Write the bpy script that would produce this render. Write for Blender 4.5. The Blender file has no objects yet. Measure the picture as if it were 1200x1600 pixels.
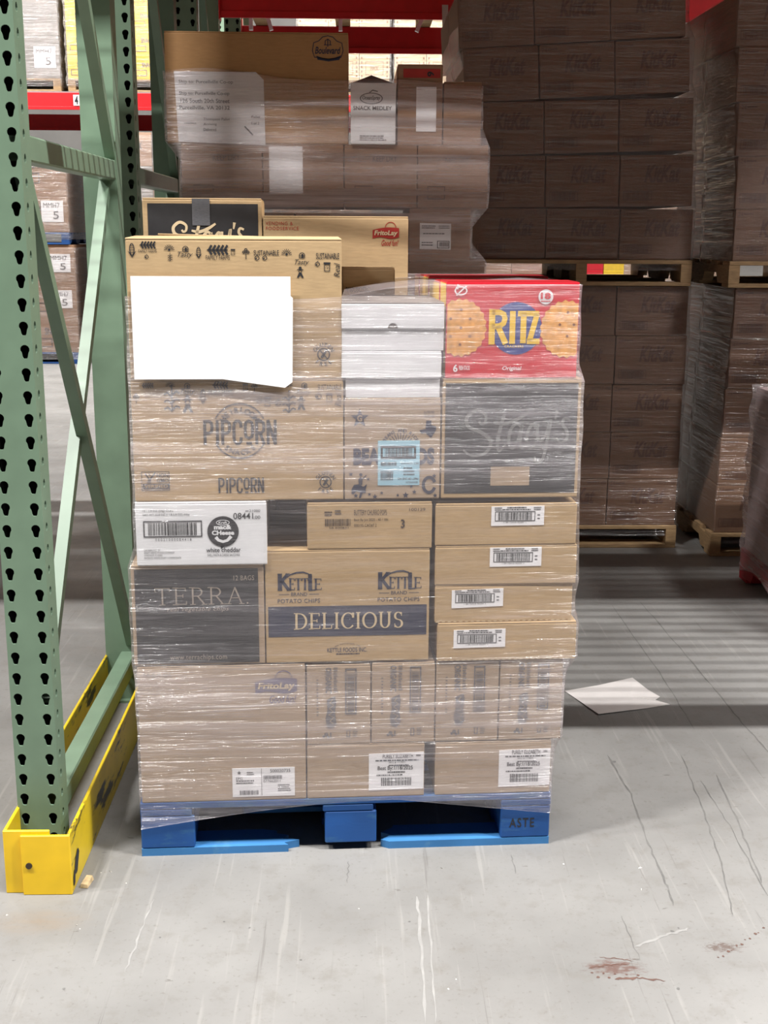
import bpy, bmesh, math, random
from mathutils import Vector, Matrix
from mathutils.geometry import tessellate_polygon, delaunay_2d_cdt, convex_hull_2d
random.seed(7)
scene = bpy.context.scene
COL = scene.collection
R_ = math.radians

# ------------------------------------------------------------------ camera
F_PX, CAM_H = 1900.0, 1.51
PITCH, YAW, ROLL = R_(13.04), R_(-1.5), R_(0.35)
fw = Vector((math.sin(-YAW) * math.cos(PITCH), math.cos(YAW) * math.cos(PITCH), -math.sin(PITCH)))
r0 = Vector((math.cos(YAW), math.sin(YAW), 0.0))
u0 = r0.cross(fw)
CR = r0 * math.cos(ROLL) + u0 * math.sin(ROLL)
CU = -r0 * math.sin(ROLL) + u0 * math.cos(ROLL)
CC = Vector((0, 0, CAM_H))
cam_data = bpy.data.cameras.new('camera')
cam_data.sensor_fit = 'VERTICAL'
cam_data.sensor_height = 32.0
cam_data.lens = F_PX / 1600.0 * 32.0
cam_data.clip_end = 100
cam = bpy.data.objects.new('camera', cam_data)
COL.objects.link(cam)
m3 = Matrix((CR, CU, -fw)).transposed()
cam.matrix_world = Matrix.Translation(CC) @ m3.to_4x4()
scene.camera = cam

# ------------------------------------------------------------------ light
scene.view_settings.view_transform = 'Standard'
scene.view_settings.look = 'None'
scene.view_settings.gamma = 1.0
scene.view_settings.use_curve_mapping = False
scene.view_settings.exposure = 0.0
world = bpy.data.worlds.new('world')
scene.world = world
world.use_nodes = True
wb = world.node_tree.nodes['Background']
wb.inputs[0].default_value = (1.0, 0.97, 0.93, 1)
wb.inputs[1].default_value = 0.04

def strip_lamp(x, y, z, watts, lx=1.3, ly=0.07, col=(1, 0.98, 0.955)):
    l = bpy.data.lights.new('high_bay_lamp', 'AREA')
    l.shape = 'RECTANGLE'; l.size = lx; l.size_y = ly; l.energy = watts; l.color = col
    o = bpy.data.objects.new('high_bay_lamp', l)
    o.location = (x, y, z); COL.objects.link(o)
    return o
for lx_, w_ in ((-6.6, 620), (-3.05, 860), (0.45, 300), (3.95, 860), (7.4, 620)):
    strip_lamp(lx_, 0.9, 7.5, w_)
for lx_ in (-7.5, -4.0, -0.5, 3.0, 6.5):
    strip_lamp(lx_, 12.2, 7.5, 600)

# ------------------------------------------------------------------ pixel helpers (photo frame 1200 x 1600)
def ray(px, py):
    return fw + CR * ((px - 600) / F_PX) + CU * ((800 - py) / F_PX)
def at_floor(px, py, z=0.0):
    d = ray(px, py); return CC + d * ((z - CAM_H) / d.z)
def at_y(px, py, Y):
    d = ray(px, py); return CC + d * (Y / d.y)

# ------------------------------------------------------------------ materials
MATS = {}
def new_mat(name):
    m = bpy.data.materials.new(name); m.use_nodes = True
    MATS[name] = m
    nt = m.node_tree
    return m, nt, nt.nodes['Principled BSDF']
def node(nt, t, **kw):
    n = nt.nodes.new(t)
    for k, v in kw.items():
        if k.startswith('i_'):
            n.inputs[int(k[2:])].default_value = v
        else:
            setattr(n, k, v)
    return n
def srgb(r, g, b):
    f = lambda c: (c / 255 / 12.92) if c / 255 <= 0.04045 else ((c / 255 + 0.055) / 1.055) ** 2.4
    return (f(r), f(g), f(b), 1)
def plain(name, col, rough=0.6, metal=0.0, var=0.06, scale=30, spec=0.5, stretch=(1, 1, 1), bump=0.0):
    """base colour with fine procedural mottling in object space"""
    m, nt, b = new_mat(name)
    tc = node(nt, 'ShaderNodeTexCoord'); mp = node(nt, 'ShaderNodeMapping')
    mp.inputs['Scale'].default_value = stretch
    nz = node(nt, 'ShaderNodeTexNoise'); nz.inputs['Scale'].default_value = scale; nz.inputs['Detail'].default_value = 4
    nt.links.new(tc.outputs['Object'], mp.inputs[0]); nt.links.new(mp.outputs[0], nz.inputs[0])
    cr = node(nt, 'ShaderNodeValToRGB')
    lo = [max(0, c * (1 - 2.2 * var)) for c in col[:3]]; hi = [min(1, c * (1 + 2.2 * var)) for c in col[:3]]
    cr.color_ramp.elements[0].color = (*lo, 1); cr.color_ramp.elements[1].color = (*hi, 1)
    cr.color_ramp.elements[0].position = 0.25; cr.color_ramp.elements[1].position = 0.75
    nt.links.new(nz.outputs[0], cr.inputs[0]); nt.links.new(cr.outputs[0], b.inputs['Base Color'])
    b.inputs['Roughness'].default_value = rough; b.inputs['Metallic'].default_value = metal
    b.inputs['Specular IOR Level'].default_value = spec
    if bump:
        bp = node(nt, 'ShaderNodeBump'); bp.inputs['Strength'].default_value = bump; bp.inputs['Distance'].default_value = 0.002
        nt.links.new(nz.outputs[0], bp.inputs['Height']); nt.links.new(bp.outputs[0], b.inputs['Normal'])
    return m
def kraft(name, col):
    """corrugated board: fibre mottling plus faint flute lines"""
    m, nt, b = new_mat(name)
    tc = node(nt, 'ShaderNodeTexCoord')
    n1 = node(nt, 'ShaderNodeTexNoise'); n1.inputs['Scale'].default_value = 9; n1.inputs['Detail'].default_value = 5
    mp = node(nt, 'ShaderNodeMapping'); mp.inputs['Scale'].default_value = (30, 30, 160)
    n2 = node(nt, 'ShaderNodeTexNoise'); n2.inputs['Scale'].default_value = 1.0; n2.inputs['Detail'].default_value = 2
    nt.links.new(tc.outputs['Object'], n1.inputs[0]); nt.links.new(tc.outputs['Object'], mp.inputs[0]); nt.links.new(mp.outputs[0], n2.inputs[0])
    ad = node(nt, 'ShaderNodeMath', operation='ADD'); nt.links.new(n1.outputs[0], ad.inputs[0]); nt.links.new(n2.outputs[0], ad.inputs[1])
    cr = node(nt, 'ShaderNodeValToRGB')
    cr.color_ramp.elements[0].color = (*[c * 0.86 for c in col[:3]], 1); cr.color_ramp.elements[0].position = 0.30
    cr.color_ramp.elements[1].color = (*[min(1, c * 1.10) for c in col[:3]], 1); cr.color_ramp.elements[1].position = 0.72
    hv = node(nt, 'ShaderNodeMath', operation='MULTIPLY'); hv.inputs[1].default_value = 0.5
    nt.links.new(ad.outputs[0], hv.inputs[0]); nt.links.new(hv.outputs[0], cr.inputs[0]); nt.links.new(cr.outputs[0], b.inputs['Base Color'])
    bp = node(nt, 'ShaderNodeBump'); bp.inputs['Strength'].default_value = 0.15; bp.inputs['Distance'].default_value = 0.002
    nt.links.new(n2.outputs[0], bp.inputs['Height']); nt.links.new(bp.outputs[0], b.inputs['Normal'])
    b.inputs['Roughness'].default_value = 0.75; b.inputs['Specular IOR Level'].default_value = 0.25
    return m

KRAFT = kraft('kraft_board', srgb(180, 153, 116))
KRAFT_D = kraft('kraft_board_dull', srgb(170, 148, 124))
KRAFT_C = kraft('kraft_board_dark', srgb(128, 98, 77))
KRAFT_R = kraft('kraft_board_reddish', srgb(146, 113, 88))
WHITE_BOARD = plain('white_board', srgb(226, 226, 228), 0.55, var=0.02)
BLACK_INK = plain('black_ink', srgb(34, 34, 38), 0.6, var=0.08)
PANEL_INK = plain('black_panel_ink', srgb(44, 43, 45), 0.5, var=0.08)
NAVY_INK = plain('navy_ink', srgb(36, 40, 64), 0.6, var=0.06)
BROWN_INK = plain('brown_ink', srgb(58, 42, 36), 0.6, var=0.06)
CANDY_INK = plain('candy_carton_ink', srgb(96, 66, 52), 0.6)
PURPLE_INK = plain('purple_ink', srgb(92, 82, 110), 0.6)
GREY_INK = plain('grey_ink', srgb(100, 96, 98), 0.6)
RED_INK = plain('red_ink', srgb(160, 42, 34), 0.6)
BEIGE_INK = plain('beige_print', srgb(206, 184, 148), 0.6, var=0.03)
PAPER = plain('white_paper', srgb(246, 246, 247), 0.55, var=0.008)
LABEL = plain('label_paper', srgb(236, 234, 236), 0.45, var=0.015)
BLUE_LABEL = plain('blue_label_paper', srgb(160, 205, 222), 0.5, var=0.02)
RITZ_RED = plain('carton_red', srgb(206, 30, 46), 0.35, var=0.03)
RITZ_DARK = plain('carton_dark_red', srgb(150, 20, 30), 0.4, var=0.04)
RITZ_YEL = plain('carton_yellow', srgb(240, 196, 40), 0.4, var=0.04)
RITZ_BLUE = plain('carton_blue', srgb(42, 60, 140), 0.35, var=0.03)
CRACKER = plain('cracker_print', srgb(226, 164, 84), 0.4, var=0.14, scale=60)
CRACKER_HOLE = plain('cracker_hole_print', srgb(128, 76, 34), 0.5)
TAPE = plain('packing_tape', srgb(168, 146, 116), 0.25, var=0.05)
GREY_TAPE = plain('grey_tape', srgb(92, 92, 96), 0.35, var=0.12, scale=120, stretch=(1, 1, 8))
GREEN = plain('green_rack_paint', srgb(106, 129, 108), 0.42, var=0.04, scale=14)
RED_BEAM = plain('red_beam_paint', srgb(196, 26, 34), 0.42, var=0.05, scale=14)
GALV = plain('galvanised_wire', srgb(170, 170, 172), 0.4, metal=0.6, var=0.05)
WOOD = plain('pallet_wood', srgb(158, 130, 94), 0.75, var=0.13, scale=6, stretch=(3, 3, 18), bump=0.2)
HOLE_SHADE = plain('hole_shade', srgb(16, 16, 16), 0.9)  # painted shade seen through the upright holes
STEEL = plain('bolt_steel', srgb(70, 60, 50), 0.4, metal=0.5)

def worn_paint(name, col, wear, scale, thr, rough=0.4, stretch=(1, 1, 1), bump=0.0, edge=0.05):
    m, nt, b = new_mat(name)
    tc = node(nt, 'ShaderNodeTexCoord'); mp = node(nt, 'ShaderNodeMapping'); mp.inputs['Scale'].default_value = stretch
    n1 = node(nt, 'ShaderNodeTexNoise'); n1.inputs['Scale'].default_value = scale; n1.inputs['Detail'].default_value = 7; n1.inputs['Roughness'].default_value = 0.65
    nt.links.new(tc.outputs['Object'], mp.inputs[0]); nt.links.new(mp.outputs[0], n1.inputs[0])
    cr = node(nt, 'ShaderNodeValToRGB')
    cr.color_ramp.elements[0].position = thr; cr.color_ramp.elements[0].color = (0, 0, 0, 1)
    cr.color_ramp.elements[1].position = thr + edge; cr.color_ramp.elements[1].color = (1, 1, 1, 1)
    nt.links.new(n1.outputs[0], cr.inputs[0])
    n2 = node(nt, 'ShaderNodeTexNoise'); n2.inputs['Scale'].default_value = 7; n2.inputs['Detail'].default_value = 3
    nt.links.new(tc.outputs['Object'], n2.inputs[0])
    c2 = node(nt, 'ShaderNodeValToRGB')
    c2.color_ramp.elements[0].color = (*[c * 0.82 for c in col[:3]], 1); c2.color_ramp.elements[1].color = (*[min(1, c * 1.12) for c in col[:3]], 1)
    c2.color_ramp.elements[0].position = 0.3; c2.color_ramp.elements[1].position = 0.7
    nt.links.new(n2.outputs[0], c2.inputs[0])
    mx = node(nt, 'ShaderNodeMixRGB'); mx.inputs[2].default_value = wear
    nt.links.new(cr.outputs[0], mx.inputs[0]); nt.links.new(c2.outputs[0], mx.inputs[1]); nt.links.new(mx.outputs[0], b.inputs['Base Color'])
    b.inputs['Roughness'].default_value = rough
    if bump:
        bp = node(nt, 'ShaderNodeBump'); bp.inputs['Strength'].default_value = bump; bp.inputs['Distance'].default_value = 0.003
        nt.links.new(n1.outputs[0], bp.inputs['Height']); nt.links.new(bp.outputs[0], b.inputs['Normal'])
    return m
YELLOW = worn_paint('yellow_guard_paint', srgb(236, 194, 30), srgb(64, 56, 36), 9, 0.66, stretch=(1, 0.5, 1.6))
YELLOW_SCUFF = worn_paint('yellow_scuffed_paint', srgb(214, 184, 26), srgb(52, 48, 34), 10, 0.55, stretch=(1, 0.35, 1.8))
BLUE = worn_paint('blue_pallet_paint', srgb(16, 74, 140), srgb(64, 112, 140), 5, 0.54, rough=0.6, stretch=(1, 1, 4), bump=0.3, edge=0.2)
BLUE_PALE = worn_paint('blue_split_wood', srgb(54, 116, 172), srgb(100, 146, 172), 8, 0.58, rough=0.7, bump=0.3, edge=0.2)
RED_PALLET = worn_paint('red_pallet_paint', srgb(150, 22, 36), srgb(110, 40, 40), 8, 0.62, rough=0.6)

def floor_mat():
    m, nt, b = new_mat('polished_concrete')
    L = nt.links.new
    tc = node(nt, 'ShaderNodeTexCoord')
    def noise(scale, detail=5, stretch=(1, 1, 1), rot=0.0, rough=0.55):
        mp = node(nt, 'ShaderNodeMapping'); mp.inputs['Scale'].default_value = stretch; mp.inputs['Rotation'].default_value = (0, 0, rot)
        n = node(nt, 'ShaderNodeTexNoise'); n.inputs['Scale'].default_value = scale; n.inputs['Detail'].default_value = detail; n.inputs['Roughness'].default_value = rough
        L(tc.outputs['Object'], mp.inputs[0]); L(mp.outputs[0], n.inputs[0]); return n.outputs[0]
    def ramp(src, p0, p1, c0, c1):
        r = node(nt, 'ShaderNodeValToRGB'); r.color_ramp.elements[0].position = p0; r.color_ramp.elements[1].position = p1
        r.color_ramp.elements[0].color = c0; r.color_ramp.elements[1].color = c1; L(src, r.inputs[0]); return r.outputs[0]
    def mix(fac, a, col, k=1.0, mode='MIX'):
        x = node(nt, 'ShaderNodeMixRGB', blend_type=mode)
        mm = node(nt, 'ShaderNodeMath', operation='MULTIPLY'); mm.inputs[1].default_value = k
        L(fac, mm.inputs[0]); L(mm.outputs[0], x.inputs[0]); L(a, x.inputs[1]); x.inputs[2].default_value = col; return x.outputs[0]
    W, K = (1, 1, 1, 1), (0, 0, 0, 1)
    base = ramp(noise(1.7, 6), 0.30, 0.70, srgb(114, 113, 111), srgb(135, 134, 132))
    base = mix(ramp(noise(14, 8, rough=0.7), 0.52, 0.70, K, W), base, srgb(108, 104, 98), 0.45)
    base = mix(ramp(noise(90, 3), 0.60, 0.72, K, W), base, srgb(96, 91, 85), 0.4)
    # wheel and fork scrapes running along the lane, both pale and dark
    base = mix(ramp(noise(9, 6, (6.0, 0.22, 1), R_(3)), 0.60, 0.68, K, W), base, srgb(160, 158, 154), 0.25)
    base = mix(ramp(noise(5, 8, (9.0, 0.30, 1), R_(-6), 0.6), 0.655, 0.70, K, W), base, srgb(84, 80, 77), 0.35)
    base = mix(ramp(noise(4, 7, (14.0, 0.20, 1), R_(11), 0.6), 0.68, 0.72, K, W), base, srgb(76, 73, 70), 0.35)
    base = mix(ramp(noise(22, 4, (1, 3, 1)), 0.70, 0.73, K, W), base, srgb(70, 64, 58), 0.5)
    # rusty scuff near the front right and dirt trail by the wooden chip
    def spot(cx, cy, rx, ry, col, nscale, p0, p1, k):
        nonlocal base
        mp = node(nt, 'ShaderNodeMapping'); mp.inputs['Location'].default_value = (-cx / rx, -cy / ry, 0); mp.inputs['Scale'].default_value = (1 / rx, 1 / ry, 0)
        g = node(nt, 'ShaderNodeTexGradient', gradient_type='SPHERICAL')
        L(tc.outputs['Object'], mp.inputs[0]); L(mp.outputs[0], g.inputs[0])
        n = noise(nscale, 8, (1.0, 3.2, 1), R_(8), 0.75)
        a = node(nt, 'ShaderNodeMath', operation='MULTIPLY'); L(g.outputs[1], a.inputs[0]); L(n, a.inputs[1])
        base = mix(ramp(a.outputs[0], p0, p1, K, W), base, col, k)
    p = at_floor(960, 1512); spot(p.x, p.y, 0.20, 0.10, srgb(88, 54, 44), 34, 0.34, 0.46, 0.7)
    p = at_floor(1130, 1480); spot(p.x, p.y, 0.16, 0.08, srgb(78, 56, 46), 70, 0.38, 0.46, 0.7)
    p = at_floor(60, 1440); spot(p.x, p.y, 0.22, 0.10, srgb(128, 114, 98), 9, 0.2, 0.5, 0.5)
    L(base, b.inputs['Base Color'])
    rr = ramp(noise(6, 5), 0.3, 0.7, (0.38,) * 3 + (1,), (0.6,) * 3 + (1,))
    L(rr, b.inputs['Roughness'])
    b.inputs['Specular IOR Level'].default_value = 0.35
    bp = node(nt, 'ShaderNodeBump'); bp.inputs['Strength'].default_value = 0.08; bp.inputs['Distance'].default_value = 0.004
    L(noise(40, 5), bp.inputs['Height']); L(bp.outputs[0], b.inputs['Normal'])
    return m
FLOOR = floor_mat()

def film_mat(name, haze_bands, haze_col, gloss_rough=0.14, bumpk=0.7, base_haze=0.085, streak=0.27, tint=(0.985, 0.98, 0.98), edge_u=None):
    """stretch film: clear sheet with milky layers, horizontal stretch lines and glossy creases.
    uv is (metres round the load, metres up)."""
    m = bpy.data.materials.new(name); m.use_nodes = True; MATS[name] = m
    nt = m.node_tree; nt.nodes.clear(); L = nt.links.new
    uv = node(nt, 'ShaderNodeUVMap')
    def noise(sx, sy, detail=3, rot=0.0, rough=0.55, dist=0.0):
        mp = node(nt, 'ShaderNodeMapping'); mp.inputs['Scale'].default_value = (sx, sy, 1); mp.inputs['Rotation'].default_value = (0, 0, rot)
        n = node(nt, 'ShaderNodeTexNoise'); n.inputs['Scale'].default_value = 1.0; n.inputs['Detail'].default_value = detail
        n.inputs['Roughness'].default_value = rough; n.inputs['Distortion'].default_value = dist
        L(uv.outputs[0], mp.inputs[0]); L(mp.outputs[0], n.inputs[0]); return n.outputs[0]
    def rampf(src, p0, p1, a=0.0, b=1.0):
        r = node(nt, 'ShaderNodeMapRange'); r.inputs[1].default_value = p0; r.inputs[2].default_value = p1; r.inputs[3].default_value = a; r.inputs[4].default_value = b
        L(src, r.inputs[0]); return r.outputs[0]
    def op(o, a, b, clamp=False):
        n = node(nt, 'ShaderNodeMath', operation=o, use_clamp=clamp)
        for i, s in enumerate((a, b)):
            if isinstance(s, (int, float)): n.inputs[i].default_value = s
            else: L(s, n.inputs[i])
        return n.outputs[0]
    fine = noise(2.2, 120, 4, 0.0, 0.6, 0.3)
    mid = noise(1.6, 34, 4, R_(2), 0.6, 0.4)
    diag = noise(2.0, 46, 3, R_(-7), 0.55, 0.5)
    crinkle = noise(26, 70, 4, R_(5), 0.6, 0.8)
    patch = noise(3.0, 7, 2)
    # milky bands by height
    sx = node(nt, 'ShaderNodeSeparateXYZ'); L(uv.outputs[0], sx.inputs[0])
    vv = op('DIVIDE', sx.outputs[1], 2.6)
    cr = node(nt, 'ShaderNodeValToRGB'); e = cr.color_ramp.elements
    bands = sorted(haze_bands)
    e[0].position = bands[0][0] / 2.6; e[0].color = (bands[0][1],) * 3 + (1,)
    e[1].position = bands[-1][0] / 2.6; e[1].color = (bands[-1][1],) * 3 + (1,)
    for z, h in bands[1:-1]:
        q = e.new(z / 2.6); q.color = (h,) * 3 + (1,)
    L(vv, cr.inputs[0])
    band = cr.outputs[0]
    s1 = op('MULTIPLY', rampf(mid, 0.42, 0.72), rampf(fine, 0.35, 0.65, 0.3, 1.0))
    s2 = op('MULTIPLY', rampf(diag, 0.60, 0.72), 0.55)
    st = op('MAXIMUM', s1, s2)
    hz = op('ADD', op('MULTIPLY', op('ADD', op('MULTIPLY', st, streak), base_haze), band), op('ADD', op('MULTIPLY', s2, 0.22), 0.015), True)
    hgt = op('ADD', op('ADD', op('MULTIPLY', mid, 1.0), op('MULTIPLY', fine, 0.35)), op('ADD', op('MULTIPLY', diag, 0.8), op('MULTIPLY', crinkle, op('MULTIPLY', rampf(patch, 0.45, 0.65), 0.35))))
    if edge_u:    # film crumples where it is pulled round the front corners
        dist = node(nt, 'ShaderNodeMath', operation='ABSOLUTE'); L(op('SUBTRACT', sx.outputs[1 - 1], edge_u[0]), dist.inputs[0])
        ek = rampf(dist.outputs[0], edge_u[1], edge_u[2]); fine_c = noise(60, 110, 3, R_(12), 0.6, 0.6)
        hgt = op('ADD', hgt, op('MULTIPLY', op('MULTIPLY', fine_c, ek), op('MULTIPLY', rampf(mid, 0.42, 0.58), 0.55)))
    bp = node(nt, 'ShaderNodeBump'); bp.inputs['Strength'].default_value = bumpk; bp.inputs['Distance'].default_value = 0.035
    hgt = op('MULTIPLY', hgt, op('MINIMUM', op('ADD', op('MULTIPLY', band, 0.45), 0.15), 1.0))
    L(hgt, bp.inputs['Height'])
    tr = node(nt, 'ShaderNodeBsdfTransparent'); tr.inputs[0].default_value = (*tint, 1)
    df = node(nt, 'ShaderNodeBsdfDiffuse'); df.inputs[0].default_value = haze_col
    gl = node(nt, 'ShaderNodeBsdfGlossy'); gl.inputs['Roughness'].default_value = gloss_rough; gl.inputs[0].default_value = (1, 1, 1, 1)
    L(bp.outputs[0], gl.inputs['Normal'])
    fr = node(nt, 'ShaderNodeFresnel'); fr.inputs[0].default_value = 1.40; L(bp.outputs[0], fr.inputs['Normal'])
    tl = node(nt, 'ShaderNodeBsdfTranslucent'); tl.inputs[0].default_value = haze_col
    dm = node(nt, 'ShaderNodeMixShader'); dm.inputs[0].default_value = 0.4; L(df.outputs[0], dm.inputs[1]); L(tl.outputs[0], dm.inputs[2])
    m1 = node(nt, 'ShaderNodeMixShader'); L(hz, m1.inputs[0]); L(tr.outputs[0], m1.inputs[1]); L(dm.outputs[0], m1.inputs[2])
    g2 = node(nt, 'ShaderNodeBsdfGlossy'); g2.inputs['Roughness'].default_value = 0.34; L(bp.outputs[0], g2.inputs['Normal'])
    gm = node(nt, 'ShaderNodeMixShader'); gm.inputs[0].default_value = 0.5; L(gl.outputs[0], gm.inputs[1]); L(g2.outputs[0], gm.inputs[2])
    m2 = node(nt, 'ShaderNodeMixShader'); L(op('MINIMUM', op('ADD', op('MULTIPLY', fr.outputs[0], 1.1), 0.035), 0.26), m2.inputs[0]); L(m1.outputs[0], m2.inputs[1]); L(gm.outputs[0], m2.inputs[2])
    out = node(nt, 'ShaderNodeOutputMaterial'); L(m2.outputs[0], out.inputs[0])
    return m
HAZE = srgb(222, 214, 220)
FILM = film_mat('stretch_film', [(0.0, 1.4), (0.27, 1.3), (0.30, 2.0), (0.47, 2.0), (0.51, 0.9), (0.60, 0.7), (0.70, 0.7), (0.80, 0.4), (0.88, 0.6), (0.92, 0.9), (0.98, 1.7), (1.17, 1.7), (1.2, 1.2), (1.5, 1.1)], HAZE, edge_u=(1.13, 0.30, 0.50))
FILM_B = film_mat('stretch_film_back', [(0.0, 1.4), (1.5, 1.4), (1.58, 2.0), (1.78, 2.0), (1.82, 1.2), (2.5, 1.2)], srgb(228, 216, 218))
FILM_K = film_mat('stretch_film_dark_stack', [(0.0, 0.8), (1.2, 0.8), (2.5, 0.9)], srgb(176, 160, 158), streak=0.12, base_haze=0.04)
FILM_FAR = film_mat('stretch_film_far', [(0.0, 1.3), (2.5, 1.3)], srgb(190, 186, 184))

# ------------------------------------------------------------------ object helpers
def tag(o, label=None, cat=None, group=None, kind=None):
    if label: o['label'] = label
    if cat: o['category'] = cat
    if group: o['group'] = group
    if kind: o['kind'] = kind
    return o
def link(name, mesh, mat=None, parent=None):
    o = bpy.data.objects.new(name, mesh)
    COL.objects.link(o)
    if mat is not None and len(mesh.materials) == 0: mesh.materials.append(mat)
    if parent is not None: o.parent = parent
    return o
def empty(name, loc=(0, 0, 0), rz=0.0):
    o = bpy.data.objects.new(name, None); o.empty_display_size = 0.1
    o.location = loc; o.rotation_euler = (0, 0, rz); COL.objects.link(o); return o
def copy_tree(o, parent=None):
    c = o.copy(); COL.objects.link(c); c.parent = parent
    for ch in o.children: copy_tree(ch, c)
    return c
MESH_CACHE = {}
def box_mesh(w, d, h, bev=0.0, seg=1, off=(0, 0, 0)):
    """x 0..w, y 0..d, z 0..h, shifted by off"""
    key = (round(w, 5), round(d, 5), round(h, 5), bev, seg, tuple(round(v, 5) for v in off))
    bm = bmesh.new()
    bmesh.ops.create_cube(bm, size=1)
    for v in bm.verts:
        v.co = Vector(((v.co.x + 0.5) * w + off[0], (v.co.y + 0.5) * d + off[1], (v.co.z + 0.5) * h + off[2]))
    if bev:
        bmesh.ops.bevel(bm, geom=bm.edges[:], offset=bev, segments=seg, affect='EDGES', profile=0.6)
    me = bpy.data.meshes.new('box'); bm.to_mesh(me); bm.free()
    return me
def part_box(name, mat, parent, x0, x1, y0, y1, z0, z1, bev=0.0, seg=1):
    return link(name, box_mesh(x1 - x0, y1 - y0, z1 - z0, bev, seg, (x0, y0, z0)), mat, parent)
def bar_mesh(a, b, wx, wy, up=Vector((1, 0, 0))):
    """rectangular bar from a to b"""
    a, b = Vector(a), Vector(b); d = (b - a).normalized()
    s = up - d * up.dot(d); s.normalize(); t = d.cross(s)
    vs = []
    for p in (a, b):
        for i, j in ((-1, -1), (1, -1), (1, 1), (-1, 1)):
            vs.append(p + s * (i * wx / 2) + t * (j * wy / 2))
    fs = [(0, 1, 2, 3), (7, 6, 5, 4), (0, 4, 5, 1), (1, 5, 6, 2), (2, 6, 7, 3), (3, 7, 4, 0)]
    me = bpy.data.meshes.new('bar'); me.from_pydata([tuple(v) for v in vs], [], fs); me.update(); return me
def poly_mesh(verts, faces, smooth=False):
    me = bpy.data.meshes.new('m'); me.from_pydata([tuple(v) for v in verts], [], faces); me.update()
    if smooth: me.polygons.foreach_set('use_smooth', [True] * len(me.polygons))
    return me

# ------------------------------------------------------------------ printing
_txt = {}
def text_tris(body, bold=0.0, shear=0.0, space=1.0):
    key = (body, bold, shear, space)
    if key in _txt: return _txt[key]
    cu = bpy.data.curves.new('t', 'FONT'); cu.body = body; cu.size = 1; cu.shear = shear; cu.offset = bold; cu.space_character = space
    cu.resolution_u = 3; cu.fill_mode = 'FRONT'
    ob = bpy.data.objects.new('t', cu); COL.objects.link(ob)
    dg = bpy.context.evaluated_depsgraph_get(); dg.update()
    me = ob.evaluated_get(dg).to_mesh()
    vs = [(v.co.x, v.co.y) for v in me.vertices]; fs = [tuple(p.vertices) for p in me.polygons]
    ob.evaluated_get(dg).to_mesh_clear()
    bpy.data.objects.remove(ob); bpy.data.curves.remove(cu)
    if vs:
        x0 = min(v[0] for v in vs); x1 = max(v[0] for v in vs); y0 = min(v[1] for v in vs); y1 = max(v[1] for v in vs)
    else: x0 = y0 = 0; x1 = y1 = 1
    _txt[key] = (vs, fs, (x0, y0, x1, y1)); return _txt[key]

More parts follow.
